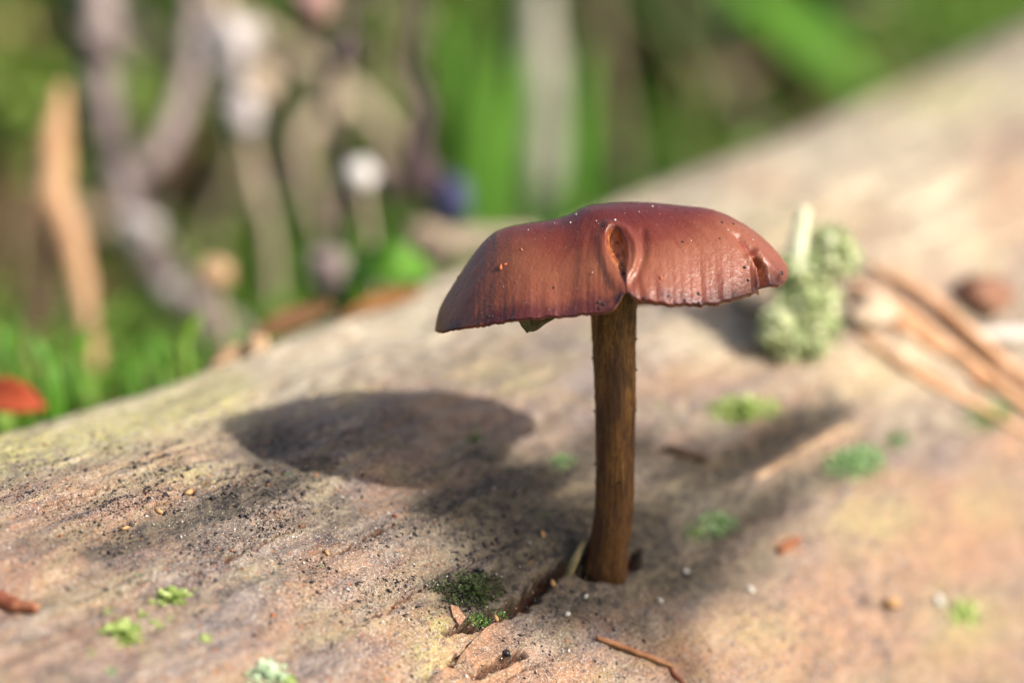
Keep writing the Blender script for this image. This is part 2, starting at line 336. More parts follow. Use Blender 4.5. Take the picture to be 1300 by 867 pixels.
# ------------------------------------------------------------------ ground
def ground_z(x, y):
    x = np.asarray(x, float); y = np.asarray(y, float)
    s = -(x-lc[0])*lh[0]-(y-lc[1])*lh[1]          # metres beyond the log's axis line
    al = (x-lc[0])*math.sin(AL)+(y-lc[1])*math.cos(AL)
    z = -.068+np.clip(al, -.4, .5)*.085+.045*np.exp(-(((x+.10)/.09)**2+((y-.135)/.06)**2))+sstep(.05, .6, s)*.02
    z = np.where(s < -.02, z-.055*sstep(-.02, -.12, s), z)
    near = np.exp(-(x**2+(y-.4)**2)/2.0)
    z = z+near*.012*fbm(x/.09, y/.09, 91, 3)+(1-near)*.3*fbm(x/9, y/9, 95, 3)*sstep(2, 12, np.hypot(x, y))
    return z
gx = np.concatenate([-np.geomspace(90, .6, 26), np.linspace(-.58, .98, 157), np.geomspace(1.0, 90, 26)])
gy = np.concatenate([-np.geomspace(90, .45, 24), np.linspace(-.44, 1.6, 205), np.geomspace(1.62, 120, 28)])
X, Y = np.meshgrid(gx, gy, indexing='ij')
m, n, b = mat('forest_floor')
tc = N(n, 'ShaderNodeTexCoord').outputs['Object']; f1 = noise(n, tc, 14, 6, .65); f2 = noise(n, tc, 90, 5, .65)
c = ramp(n, [(.3, (.05, .045, .018)), (.44, (.085, .12, .03)), (.58, (.10, .17, .03)), (.75, (.17, .13, .06))], f1)
c = mixc(n, ramp(n, [(.45, (0, 0, 0)), (.7, (.45, .45, .45))], f2), c, (.17, .13, .06)); n.links.new(c, b.inputs['Base Color']); b.inputs['Roughness'].default_value = .95
bn = N(n, 'ShaderNodeBump'); bn.inputs['Distance'].default_value = .006; n.links.new(f2, bn.inputs['Height']); n.links.new(bn.outputs[0], b.inputs['Normal'])
gnd = mesh_obj('ground', np.column_stack([X.ravel(), Y.ravel(), ground_z(X, Y).ravel()]), np.ascontiguousarray(grid_faces(len(gx), len(gy))[:, ::-1]), m)
tag(gnd, kind='structure')
def ground_depth(x, y):
    """how far along this pixel's ray the ground lies"""
    d = np.linspace(.36, 2.4, 400); P = CAM+d[:, None]*ray(x, y); k = np.nonzero(P[:, 2] < ground_z(P[:, 0], P[:, 1])+.004)[0]
    return float(d[k[0]]) if len(k) else 2.4
def down(P):
    """the ground point under P"""
    return np.array([P[0], P[1], float(ground_z(P[0], P[1]))])
#@@OBJECTS
# ------------------------------------------------------------------ the mushroom
CD = .3250                                            # distance of the cap's centre from the lens
mm = CD/F                                             # metres per photo pixel there
tilt = RAD(3)                                         # cap leans a little towards the lens
CX0 = W(778, 385, CD)
def cap_xyz(px, py, dep):
    """px, py in photo-pixel units in the cap's own plane, dep metres away from the lens; one fixed frame"""
    X = (np.asarray(px, float)-778)*mm; Z = (385-np.asarray(py, float))*mm; D = np.asarray(dep, float)
    return CX0+X[..., None]*cr+Z[..., None]*cu+D[..., None]*cf
shroom = empty('mushroom', (0, 0, 0))
tag(shroom, 'single reddish brown mushroom with a split glossy cap on slender brown stem', 'mushroom')
top_c = np.array([(552, 420), (553.5, 408), (557, 393), (565, 376), (575, 359), (588, 340), (602, 322), (616, 307), (630, 296), (650, 288.5), (672, 284.5), (695, 281), (712, 277.5), (726, 271.5), (738, 264.5), (752, 260), (775, 257.5), (800, 257), (830, 258.5), (860, 261.5), (885, 263), (905, 266), (925, 273), (945, 285), (962, 297), (978, 311), (990, 324), (998, 335), (1000.5, 343)])
bot_c = np.array([(552, 420), (600, 414), (650, 406.5), (700, 401.5), (750, 398.5), (764, 397.5), (773, 394), (780, 384), (787, 368), (791, 369), (797, 379), (806, 383.5), (822, 386), (845, 388.5), (880, 389), (900, 386.5), (930, 378.5), (948, 372), (956, 366.5), (960, 360), (965, 361.5), (972, 364), (985, 362.5), (993, 357), (999, 349), (1000.5, 343)])
xa, xb = 552.0, 1000.5; xc, xr = (xa+xb)/2, (xb-xa)/2
NP, NS = 460, 200
pp = -np.cos(np.linspace(0, np.pi, NP)); pp = .55*pp+.45*np.linspace(-1, 1, NP)
x1 = xc+xr*pp
sv = np.sin(np.linspace(-np.pi/2, np.pi/2, NS)); sv = .4*sv+.6*np.linspace(-1, 1, NS)
XP, SV = np.meshgrid(x1, sv, indexing='ij'); PP = (XP-xc)/xr
half = np.sqrt(np.clip(1-PP**2, 0, 1))*.0142*(1+.05*vnoise(PP*4, SV*0+3, 5))
Tz = np.interp(XP, top_c[:, 0], top_c[:, 1]); Tz = Tz
ker = np.hanning(9); ker /= ker.sum()
t1 = np.convolve(np.pad(Tz[:, 0], 4, mode='edge'), ker, 'valid'); Tz = np.where(np.abs(PP) < .985, t1[:, None], Tz)
Bz = np.interp(XP, bot_c[:, 0], bot_c[:, 1])
bsm = np.interp(XP, [552, 600, 650, 700, 750, 800, 850, 900, 950, 985, 1000.5], [420, 414, 406, 400, 394, 388, 385, 380, 368, 356, 343])
rimn = 1.3*fbm(XP[:, :1]/7, XP[:, :1]*0, 61, 3)*sstep(0, .06, 1-np.abs(PP[:, :1]))
Bf = np.where(SV < 0, Bz+rimn, bsm-4)                  # front margin with its splits; far margin smooth
wgt = sstep(.55, 1.0, np.abs(SV))                      # the splits belong to the margin only
Bm = bsm*(1-wgt)+Bf*wgt
prof = 1-np.abs(SV)**2.05
ZP = Bm+(Tz-Bm)*prof
base = cap_xyz(XP, ZP, SV*half)
# normals on the smooth surface
du = np.gradient(base, axis=0); dv = np.gradient(base, axis=1); nn = np.cross(du, dv); nn /= np.linalg.norm(nn, axis=2)[..., None]+1e-12
nn *= np.where(nn@cu+.01 < 0, -1, 1)[..., None]*1.0
fr = (SV < .0)
dx = XP; dy = ZP
disp = np.zeros(XP.shape)
# the open fold: hollow, lips, running down to the split in the margin
d, t = seg_dist(dx, dy, [(776, 303), (779, 316), (782, 330), (784, 340)])
wd = np.interp(t, [0, .3, .7, 1], [9, 12, 10, 6])
dk_, tk_ = seg_dist(dx, dy, [(783, 340), (786, 356), (788, 372)]); disp -= .5*np.exp(-(dk_/4)**2)*fr
hol = sstep(1.12, .72, d/wd)*fr; disp -= np.interp(t, [0, .3, .6, 1], [1.3, 1.2, .8, .4])*hol
d2, t2 = seg_dist(dx, dy, [(768, 291), (779, 290), (792, 297), (801, 312), (803, 330), (796, 347)])
disp += .32*np.exp(-(d2/5)**2)*fr; sh = np.exp(-((d2-0)/5)**2)
d3, t3 = seg_dist(dx, dy, [(812, 300), (812, 325), (803, 348), (796, 362)]); disp -= .28*np.exp(-(d3/6)**2)*fr
d4, t4 = seg_dist(dx, dy, [(770, 292), (761, 305), (762, 325), (768, 345), (775, 362)]); disp += .20*np.exp(-(d4/7)**2)*fr
d5, t5 = seg_dist(dx, dy, [(748, 300), (752, 330), (762, 362)]); disp -= .10*np.exp(-(d5/9)**2)*fr
d6, t6 = seg_dist(dx, dy, [(798, 335), (806, 360), (812, 372)]); disp += .12*np.exp(-(d6/9)**2)*fr
# torn groove on the right side
d7, t7 = seg_dist(dx, dy, [(914, 292), (932, 305), (946, 322), (953, 338)]); disp -= .45*sstep(0, .4, t7)*np.exp(-(d7/4)**2)*fr
d8, t8 = seg_dist(dx, dy, [(951, 333), (958, 345), (961, 358), (962, 368)]); gsh = sstep(1.3, .5, d8/np.interp(t8, [0, .5, 1], [3, 7, 8]))*fr; disp -= 2.2*gsh
d9, t9 = seg_dist(dx, dy, [(944, 330), (950, 345), (952, 366)]); disp += .45*np.exp(-(d9/5)**2)*fr
d10, t10 = seg_dist(dx, dy, [(955, 325), (968, 340), (980, 350)]); disp += .55*np.exp(-(d10/6)**2)*fr
# broad waviness, radial furrows, pucker
ang = np.arctan2(SV*half/.0142+1e-9, PP+.02); rr_ = np.hypot(PP, SV*np.sqrt(np.clip(1-PP**2, 0, 1)))
edge = sstep(0, .12, 1-np.abs(PP))
disp += edge*(.16*fbm(PP*3.1+2, SV*2.4, 41, 3)+.045*sstep(.35, 1, rr_)*vnoise(ang*9, rr_*1.4, 42)+.02*sstep(.3, 1, rr_)*vnoise(ang*34, rr_*3, 43)+.018*vnoise(XP/2.2, ZP/2.2, 44))
topv = base+nn*(disp/1000)[..., None]
thick = (.30+2.8*np.clip(1-np.abs(SV)**2, 0, 1)*np.clip(1-PP**2, 0, 1)**.7)/1000
thick *= (.25+.75*sstep(0, .03, 1-np.abs(PP)))
und = base-cu*thick[..., None]+np.where(SV < 0, 1, -1)[..., None]*cf*(.0005*wgt*edge)[..., None]+np.minimum(disp, 0)[..., None]/1000*nn*.6
V = np.vstack([topv.reshape(-1, 3), und.reshape(-1, 3)]); g = grid_faces(NP, NS); k = NP*NS
sideA = np.array([(i*NS, i*NS+k, (i+1)*NS+k, (i+1)*NS) for i in range(NP-1)]); sideB = sideA[:, ::-1]+(NS-1)
sideC = np.array([(j, j+1, j+1+k, j+k) for j in range(NS-1)]); sideD = sideC[:, ::-1]+(NP-1)*NS
AF = np.vstack([g, g[:, ::-1]+k, sideA, sideB, sideC, sideD])
def cap_material():
    m, n, b = mat('cap_skin')
    vec = att(n, 'polar').outputs['Vector']; tc = N(n, 'ShaderNodeTexCoord').outputs['Object']
    def mp(s):
        q = N(n, 'ShaderNodeMapping'); q.inputs['Scale'].default_value = s; n.links.new(vec, q.inputs[0]); return q.outputs[0]
    fib = noise(n, mp((30, 2.6, 1)), 1, 5, .65, .8); blot = noise(n, tc, 160, 4, .55, .4); fine = noise(n, tc, 3200, 3, .7); md = noise(n, tc, 700, 4, .6)
    rad = att(n, 'radius').outputs['Fac']
    rad2 = math_n(n, 'ADD', rad, math_n(n, 'MULTIPLY_ADD', blot, .36, -.19))
    c = ramp(n, [(.1, (.085, .010, .008)), (.42, (.11, .015, .010)), (.60, (.15, .030, .016)), (.78, (.235, .076, .038)), (.93, (.22, .064, .035)), (1, (.10, .022, .022))], rad2)
    c = mixc(n, ramp(n, [(.45, (0, 0, 0)), (.75, (.4, .4, .4))], fib), c, mixc(n, .5, c, (.27, .09, .05)))
    c = mixc(n, ramp(n, [(.25, (.3, .3, .3)), (.42, (0, 0, 0))], fib), c, (.07, .012, .010))
    c = mixc(n, ramp(n, [(.62, (0, 0, 0)), (.8, (.35, .35, .35))], md), c, (.24, .09, .07))
    c = mixc(n, math_n(n, 'MULTIPLY', att(n, 'rimdirt').outputs['Fac'], ramp(n, [(.46, (0, 0, 0)), (.62, (.9, .9, .9))], md)), c, (.035, .014, .022))
    c = mixc(n, att(n, 'flesh').outputs['Fac'], c, mixc(n, ramp(n, [(.35, (0, 0, 0)), (.6, (1, 1, 1))], noise(n, tc, 1400, 4, .7)), (.12, .022, .012), (.60, .22, .08)))
    c = mixc(n, att(n, 'gore').outputs['Fac'], c, (.22, .012, .014))
    n.links.new(c, b.inputs['Base Color'])
    n.links.new(math_n(n, 'MULTIPLY_ADD', fib, .25, .22), b.inputs['Roughness']); b.inputs['Specular IOR Level'].default_value = .5
    b.inputs['Subsurface Weight'].default_value = .18; b.inputs['Subsurface Radius'].default_value = (1, .35, .2); b.inputs['Subsurface Scale'].default_value = .0012
    hgt = math_n(n, 'ADD', math_n(n, 'MULTIPLY', fib, .35), math_n(n, 'ADD', math_n(n, 'MULTIPLY', fine, .5), math_n(n, 'MULTIPLY', md, .55)))
    bn = N(n, 'ShaderNodeBump'); bn.inputs['Strength'].default_value = .6; bn.inputs['Distance'].default_value = .0002
    n.links.new(hgt, bn.inputs['Height']); n.links.new(bn.outputs[0], b.inputs['Normal'])
    return m
cap = mesh_obj('cap', V, AF, cap_material(), shroom); tag(cap, 'glossy reddish brown cap with an open fold and a split margin')
two = lambda a: np.concatenate([a.ravel(), a.ravel()])
attr(cap, 'radius', two(np.clip(rr_, 0, 1)))
attr(cap, 'flesh', np.concatenate([np.clip(np.maximum(hol*.9, gsh*.8), 0, 1).ravel(), np.full(NP*NS, .25)]))
gore = np.exp(-(d7/3)**2)*sstep(.1, .6, t7)*fr*(vnoise(XP/3, ZP/3, 77) > -.3)*.8
attr(cap, 'gore', two(gore*.8))
rd = sstep(.90, 1, np.abs(SV))*np.clip(.5+1.3*fbm(XP/22, SV*0, 88, 3), 0, 1)+.9*np.exp(-(((XP-838)/24)**2+((ZP-380)/8)**2))*fr
attr(cap, 'rimdirt', two(np.clip(rd, 0, 1)))
pa = cap.data.attributes.new('polar', 'FLOAT_VECTOR', 'POINT')
pa.data.foreach_set('vector', np.tile(np.column_stack([ang.ravel(), rr_.ravel(), np.zeros(k)]), (2, 1)).astype(np.float32).ravel())
# gills under the cap
mb = MB(); uc = und.reshape(NP, NS, 3); i0 = int(np.argmin(np.abs(x1-778)))
def under(px_, s_):
    i = np.interp(px_, x1, np.arange(NP)); j = np.interp(s_, sv, np.arange(NS)); return uc[int(round(i)), int(round(j))]
for q in range(96):
    a = 2*math.pi*q/96; sg = []
    for t_ in np.linspace(.16, .93, 9):
        p_ = t_*math.cos(a); px_ = xc+xr*p_; h_ = math.sqrt(1-p_*p_); s_ = t_*math.sin(a)/max(h_, .05); sg.append(under(px_, s_))
    sg = np.array(sg); dp = .0021*np.sin(np.linspace(.25, 1, 9)*math.pi*.93)[:, None]
    tdir = np.cross(sg[-1]-sg[0], cu); tdir /= np.linalg.norm(tdir)
    V9 = np.vstack([sg+tdir*.00008, sg-tdir*.00008, sg-cu*dp]); fs = []
    for j in range(8): fs += [(j, j+1, 19+j, 18+j), (9+j, 18+j, 19+j, 10+j)]
    mb.add(V9, fs, rng.random())
o = mb.build('gills', simple('gill_flesh', [(.12, .05, .025), (.3, .14, .07)], 800, sub=.2), cap); tag(o, kind='stuff')
# a torn gill that hangs below the front margin
mb = MB(); gp = [(656, 396), (664, 408), (671, 418), (668, 424)]
blade(mb, [cap_xyz(657, 398, -.0085), cap_xyz(673, 404, -.009), cap_xyz(690, 402, -.0095), cap_xyz(712, 397, -.010)], [.0002, .0016, .0009, .0002], cu*.9+cr*.25, cup=.2, n=16)
blade(mb, [cap_xyz(662, 401, -.0092), cap_xyz(668, 414, -.0092), cap_xyz(669, 423, -.0090)], [.0007, .0005, .0001], cr, cup=.3, n=10)
o = mb.build('gill_flap', simple('gill_olive', [(.05, .045, .02), (.14, .11, .05), (.24, .2, .10)], 900, sub=.1), cap); tag(o, 'dark olive torn gill hanging under the cap')
# stem
sp = np.array([(769, 734, 31, SB+.0012), (767, 718, 29, SB), (770, 700, 26.5, .3312), (775, 675, 25, .3302), (779, 640, 24, .3294), (780.5, 600, 24.5, .3285), (781, 550, 25.5, .3276), (781, 500, 26.5, .3268), (780, 450, 27.5, .3261), (779, 405, 29, .3255), (778, 370, 33, .3251), (777, 352, 39, .325)])
Q = smooth_path(sp, 150); na = 72; an = np.linspace(0, 2*np.pi, na, endpoint=False)
ctr = np.array([W(a[0], a[1], a[3]) for a in Q]); rs = Q[:, 2]*Q[:, 3]/F
arc = np.arange(150)[:, None]; A2 = np.tile(an, (150, 1))
tx, ty = np.cos(A2)*3, np.sin(A2)*3
rv = rs[:, None]*(1+.05*fbm(tx+arc*.018, ty+arc*.011, 15, 3)+.028*fbm(tx*3.2+arc*.03, ty*3.2+arc*.02, 16, 2)+.02*vnoise(tx*4+arc*.5, ty*4, 17))
Vs = ctr[:, None]+rv[..., None]*(np.cos(A2)[..., None]*cr+np.sin(A2)[..., None]*np.array([0, 1, 0])*.96)
m, n, b = mat('stem_fibre'); tc = N(n, 'ShaderNodeTexCoord').outputs['Object']
q = N(n, 'ShaderNodeMapping'); q.inputs['Scale'].default_value = (1, 1, .2); n.links.new(tc, q.inputs[0])
f1 = noise(n, q.outputs[0], 3000, 5, .6, 1.2); f2 = noise(n, tc, 900, 4, .65); f3 = noise(n, tc, 260, 3, .6)
hz = N(n, 'ShaderNodeSeparateXYZ'); n.links.new(tc, hz.inputs[0])
c = ramp(n, [(.30, (.06, .018, .005)), (.45, (.17, .066, .016)), (.58, (.25, .115, .03)), (.75, (.36, .19, .065))], f1)
f4 = noise(n, q.outputs[0], 800, 4, .6, .6); c = mixc(n, ramp(n, [(.40, (.85, .85, .85)), (.56, (0, 0, 0))], f4), c, (.055, .02, .008))
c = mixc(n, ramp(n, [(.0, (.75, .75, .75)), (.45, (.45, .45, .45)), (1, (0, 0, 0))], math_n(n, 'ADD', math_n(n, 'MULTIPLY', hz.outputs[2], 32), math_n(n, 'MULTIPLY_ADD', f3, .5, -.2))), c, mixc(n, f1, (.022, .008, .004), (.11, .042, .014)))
c = mixc(n, ramp(n, [(.30, (.8, .8, .8)), (.4, (0, 0, 0))], f2), c, (.02, .009, .006))
n.links.new(c, b.inputs['Base Color']); b.inputs['Roughness'].default_value = .55; b.inputs['Specular IOR Level'].default_value = .35
bn = N(n, 'ShaderNodeBump'); bn.inputs['Strength'].default_value = .5; bn.inputs['Distance'].default_value = .0003; n.links.new(f1, bn.inputs['Height']); n.links.new(bn.outputs[0], b.inputs['Normal'])
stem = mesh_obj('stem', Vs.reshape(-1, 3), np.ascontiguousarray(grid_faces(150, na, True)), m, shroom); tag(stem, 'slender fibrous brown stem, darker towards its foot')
# dark scales standing off the stem
mb = MB()
for q in range(46):
    i = random.randrange(22, 128); j = random.randrange(na); c0 = Vs[i, j]; nr = (c0-ctr[i])/np.linalg.norm(c0-ctr[i])
    mb.add((OCT_V*np.array([.00007, .00016, .00012])*random.uniform(.5, 1.4))@frame_of(nr, random.random()*6).T+c0+nr*.00003, OCT_F, random.random())
for (x, y, side) in ((754, 455, -1), (753, 520, -1), (807, 430, 1), (806, 522, 1), (804, 606, 1), (757, 590, -1), (758, 612, -1), (806, 470, 1)):
    i = int(np.argmin(np.abs(Q[:, 1]-y))); c0 = ctr[i]+cr*side*rs[i]; mb.add(OCT_V*np.array([.0002, .0002, .00018])*random.uniform(.7, 1.2)+c0, OCT_F, .3)
M_BLACK = simple('black_crumb', [(.012, .010, .012), (.03, .026, .032)], 900, rough=.45, bump=0, spec=.5)
tag(mb.build('stem_scales', M_BLACK, stem), kind='stuff')
# grit on the cap: pale and dark specks
def cap_pt(x, y):
    i = int(np.argmin(np.abs(x1-x))); row = ZP[i, :NS//2+1]; j = int(np.argmin(np.abs(row-y))); return topv[i, j], nn[i, j]
mbw, mbd, mbo = MB(), MB(), MB()
for (x, y, s) in ((731, 275, 1.5), (724, 286, 1.5), (778, 284, 2.0), (827, 263, 1.7), (755, 284, 1.1), (809, 271, 1), (704, 285, .9), (671, 294, .9), (919, 295, 1.3), (951, 308, 1.4), (749, 350, 1), (871, 309, 1), (640, 366, .8)):
    p, nq = cap_pt(x, y); lump(mbw, p+nq*.00002, .00007*s, .3, int(x), (1.2, 1, .8), frame_of(nq, x), False, .7)
for q in range(330):
    x = random.uniform(565, 990); i = int(np.argmin(np.abs(x1-x))); j = int(NS//2*random.random()**.8)
    if random.random() > .35+.65*math.exp(-((x-680)/90)**2): continue
    mbw.add((OCT_V*random.uniform(.000018, .000045))+topv[i, j]+nn[i, j]*.00002, OCT_F, random.random())
for (x, y, s) in ((861, 311, 1.6), (913, 286, 1.6), (927, 288, 1.5), (907, 308, 1.2), (937, 342, 2.1), (940, 359, 2.1), (701, 366, 1.4), (624, 389, 1.5), (877, 376, 2.4), (877, 388, 2.4), (985, 349, 2.8), (622, 404, 2), (755, 386, 2), (762, 389, 2), (756, 393, 1.6), (783, 348, 2.2), (860, 385, 2), (810, 381, 1.8), (840, 378, 1.6), (746, 351, 1), (581, 352, 1.8), (649, 405, 1.6)):
    p, nq = cap_pt(x, y); lump(mbd, p+nq*.00003, .00010*s, .3, int(x), (1.1, 1, .7), frame_of(nq, x), False, .3)
for (x, y, s) in ((636, 341, 3.2), (641, 338, 2.4), (662, 320, 1.8), (832, 357, 2.2)):
    p, nq = cap_pt(x, y); lump(mbo, p+nq*.00003, .00010*s, .3, int(x), (1.5, .8, .5), frame_of(nq, x), False, .5)
M_WHITE = simple('pale_grit', [(.45, .40, .34), (.75, .72, .66)], 900, rough=.5, bump=0)
tag(mbw.build('pale_grit', M_WHITE, cap), kind='stuff'); tag(mbd.build('dark_grit', M_BLACK, cap), kind='stuff')
mbo.build('skin_flake', simple('orange_flake', [(.3, .07, .03), (.55, .18, .08)], 900, bump=0), cap)
# pale sprout at the foot of the stem
mb = MB(); tube(mb, [on_log(722, 729, -.0004), W(726, 718, .3285), W(733, 702, .3292), W(741, 688, .3300)], [.0005, .00055, .0005, .00035], 10, 24, .1, 3)
o = mb.build('sprout', simple('sprout_skin', [(.10, .08, .04), (.24, .2, .11)], 500, sub=.1), None, origin=on_log(724, 727)); tag(o, 'tiny pale curved sprout leaning against the foot of the mushroom stem', 'sprout')

# ------------------------------------------------------------------ on the log
# wood flakes along the crack: parts of the log
def flake(pts, lift=.0003, th=.0005, name='wood_flake'):
    P = np.array([on_log(x, y, lift) for x, y in pts]); nrm_ = log_normal(*np.mean(pts, 0)); c0 = P.mean(0)
    k = len(P); V = np.vstack([P, P-nrm_*(th+lift), [c0+nrm_*.0001]])
    mb = MB(); mb.add(V, [(i, (i+1) % k, 2*k) for i in range(k)]+[(i, i+k, (i+1) % k+k, (i+1) % k) for i in range(k)], rng.random()); o = mb.build(name, M_WOOD, log, smooth=False); Q_ = V-lc; uu = Q_@la; ww = np.arctan2(Q_@lh, Q_@lv)
    g_ = o.data.attributes.new('grain', 'FLOAT_VECTOR', 'POINT'); g_.data.foreach_set('vector', np.column_stack([uu*1000, ww*LR*1000, uu*0]).astype(np.float32).ravel()); attr(o, 'orange', np.full(len(V), .85)); return o
flake([(582, 838), (590, 824), (604, 808), (618, 794), (631, 785), (632, 793), (621, 806), (606, 822), (594, 834)], .0005)
flake([(545, 866), (556, 850), (570, 843), (580, 845), (568, 858), (560, 868)], .0004)
flake([(606, 866), (628, 852), (652, 842), (660, 836), (664, 842), (640, 856), (622, 868)], .0004)
flake([(584, 792), (574, 782), (570, 770), (580, 772), (592, 783)], .0004)
# crowds of tiny specks that nobody could count
def specks(name, n, size, material, dens, label, lift=.3, flat=.75, tintv=None):
    x = rng.uniform(-40, 1320, n*30); y = rng.uniform(470, 890, n*30)
    ok = rng.random(n*30) < dens(x, y); x = x[ok][:n]; y = y[ok][:n]
    uw = np.array([hit(a, b_) for a, b_ in zip(x, y)]); P = log_point(uw[:, 0], uw[:, 1]); mb = MB()
    vis = np.hypot(*(np.array(proj(P)[:2])-np.array([x, y]))) < 25
    nq = np.sin(uw[:, 1])[:, None]*lh+np.cos(uw[:, 1])[:, None]*lv
    for q in np.nonzero(vis)[0]:
        s = size*math.exp(random.gauss(0, .45))
        mb.add((OCT_V*rng.uniform(.55, 1.35, (6, 1))*np.array([s*random.uniform(.8, 1.6), s*random.uniform(.5, 1.0), s*flat]))@frame_of(nq[q], random.random()*6).T+P[q]+nq[q]*s*lift, OCT_F, random.random())
    o = mb.build(name, material); return tag(o, label, 'specks', kind='stuff')
def dk(x, y):
    clump = np.clip(.42+.9*vnoise(x/50, y/24, 301)+.3*vnoise(x/14, y/9, 302), 0, 1); band = np.exp(-((y-(605+.17*x))/80)**2)
    return clump*(.05+.95*band*sstep(950, 450, x))*np.where(y > 520, 1, .3)
specks('black_specks', 3600, .000115, M_BLACK, dk, 'scattered black pinhead specks on the pale wood left of the mushroom')
specks('dark_dust', 9000, .000062, M_BLACK, dk, 'fine black dust sprinkled over the log surface')
specks('pale_grains', 1900, .000075, M_WHITE, lambda x, y: .1+np.exp(-((x-620)/190)**2-((y-820)/70)**2)+.35*np.exp(-((x-300)/260)**2-((y-680)/60)**2), 'tiny glittering pale grains dusting the log below the mushroom')
specks('rusty_crumbs', 800, .0001, simple('rusty', [(.2, .05, .02), (.45, .16, .06)], 900, bump=0), lambda x, y: .35+.6*np.exp(-((x-300)/300)**2), 'tiny rusty orange crumbs strewn over the log')

# leafy moss tufts and green scales growing on the log
def leafm(name, cols): return simple(name, cols, 600, rough=.6, sub=0, bump=0, trans=.3)
M_MOSS = leafm('moss_leaf', [(.04, .11, .02), (.10, .25, .04), (.22, .42, .10)])
M_MINT = leafm('mint_leaf', [(.12, .23, .07), (.24, .40, .15), (.42, .58, .30)])
M_SCALE = leafm('lichen_scale', [(.22, .30, .07), (.36, .47, .12), (.52, .62, .24)])
M_PALE = leafm('pale_scale', [(.30, .40, .24), (.46, .58, .38), (.62, .72, .52)])
def leaflet(mb, P, d, side, L, wd, a):
    d = d/np.linalg.norm(d); n_ = np.cross(d, side); V = [P, P+d*L*.35+side*wd+n_*wd*.3, P+d*L*.75+side*wd*.8+n_*wd*.3, P+d*L, P+d*L*.75-side*wd*.8+n_*wd*.3, P+d*L*.35-side*wd+n_*wd*.3, P+d*L*.5-n_*wd*.25]
    mb.add(V, [(0, 1, 6), (1, 2, 6), (2, 3, 6), (3, 4, 6), (4, 5, 6), (5, 0, 6)], a)
def tuft(x, y, rx, ry, nl, material, label, name='moss_tuft', cat='moss', L=None, up=.9, group=None):
    u0, w0 = hit(x, y); o0 = on_log(x, y); dz = proj(o0)[2]; mb = MB()
    for q in range(int(nl*1.8)):
        a = random.random()*6.283; r_ = random.random()**.62*random.choice((1, 1, 1.25)); xx, yy = x+rx*r_*math.cos(a), y+ry*r_*math.sin(a)
        P = on_log(xx, yy, -.0001); nq = log_normal(xx, yy); Rm = frame_of(nq, random.random()*6.283)
        L_ = (L or rx*.22*dz/F)*random.uniform(.6, 1.35)*max(.4, 1.15-.5*r_)
        h_ = random.uniform(0, .7)*L_*max(0, 1-r_)*2*up
        dvec = Rm[:, 2]*up*random.uniform(.2, 1.1)+Rm[:, 0]
        leaflet(mb, P+nq*h_, dvec, Rm[:, 1], L_, L_*random.uniform(.24, .4), random.random())
    o = mb.build(name, material, None, origin=o0); return tag(o, label, cat, group)
G1 = 'small moss tufts on the log'
tuft(715, 583, 19, 13, 120, M_MINT, 'fresh green round moss tuft just behind the left side of the stem', group=G1)
tuft(606, 549, 15, 13, 80, M_MOSS, 'small green moss tuft growing inside the cap shadow', group=G1)
tuft(840, 511, 11, 12, 50, M_MINT, 'little pale green moss tuft behind the right side of the stem', group=G1)
tuft(948, 516, 44, 17, 190, M_SCALE, 'long dull green moss patch along the grain behind the dark groove', group=G1)
tuft(914, 661, 26, 17, 110, M_MINT, 'bright green moss tuft in the dark patch right of the stem foot', group=G1)
tuft(885, 672, 16, 14, 50, M_MOSS, 'dark green moss tuft touching the brighter tuft beside the stem', group=G1)
tuft(1088, 584, 38, 24, 210, M_MINT, 'largest mint green moss tuft at the end of the dark streak', group=G1)
tuft(1143, 557, 22, 14, 70, M_MINT, 'thin mint green moss tuft next to the largest tuft', group=G1)
tuft(1252, 533, 34, 22, 80, M_MOSS, 'dull dark green moss patch below the crossed orange needles', group=G1)
tuft(690, 656, 9, 8, 36, M_MOSS, 'tiny green moss tuft in the dark wood before the stem', group=G1)
tuft(612, 783, 17, 8, 70, M_MOSS, 'vivid green moss growing in the mouth of the crack', group=G1)
tuft(600, 748, 46, 22, 320, leafm('dark_moss', [(.025, .035, .012), (.05, .07, .02), (.09, .13, .04)]), 'dark green moss lining the hollow above the crack', L=.00055, group=G1)
tuft(640, 772, 12, 8, 40, M_MOSS, 'green moss fringe on the upper lip of the crack', group=G1)
tuft(780, 733, 9, 4, 20, M_MINT, 'tiny green sprig at the front of the stem foot', group=G1)
G2 = 'yellow green lichen scales on the log'
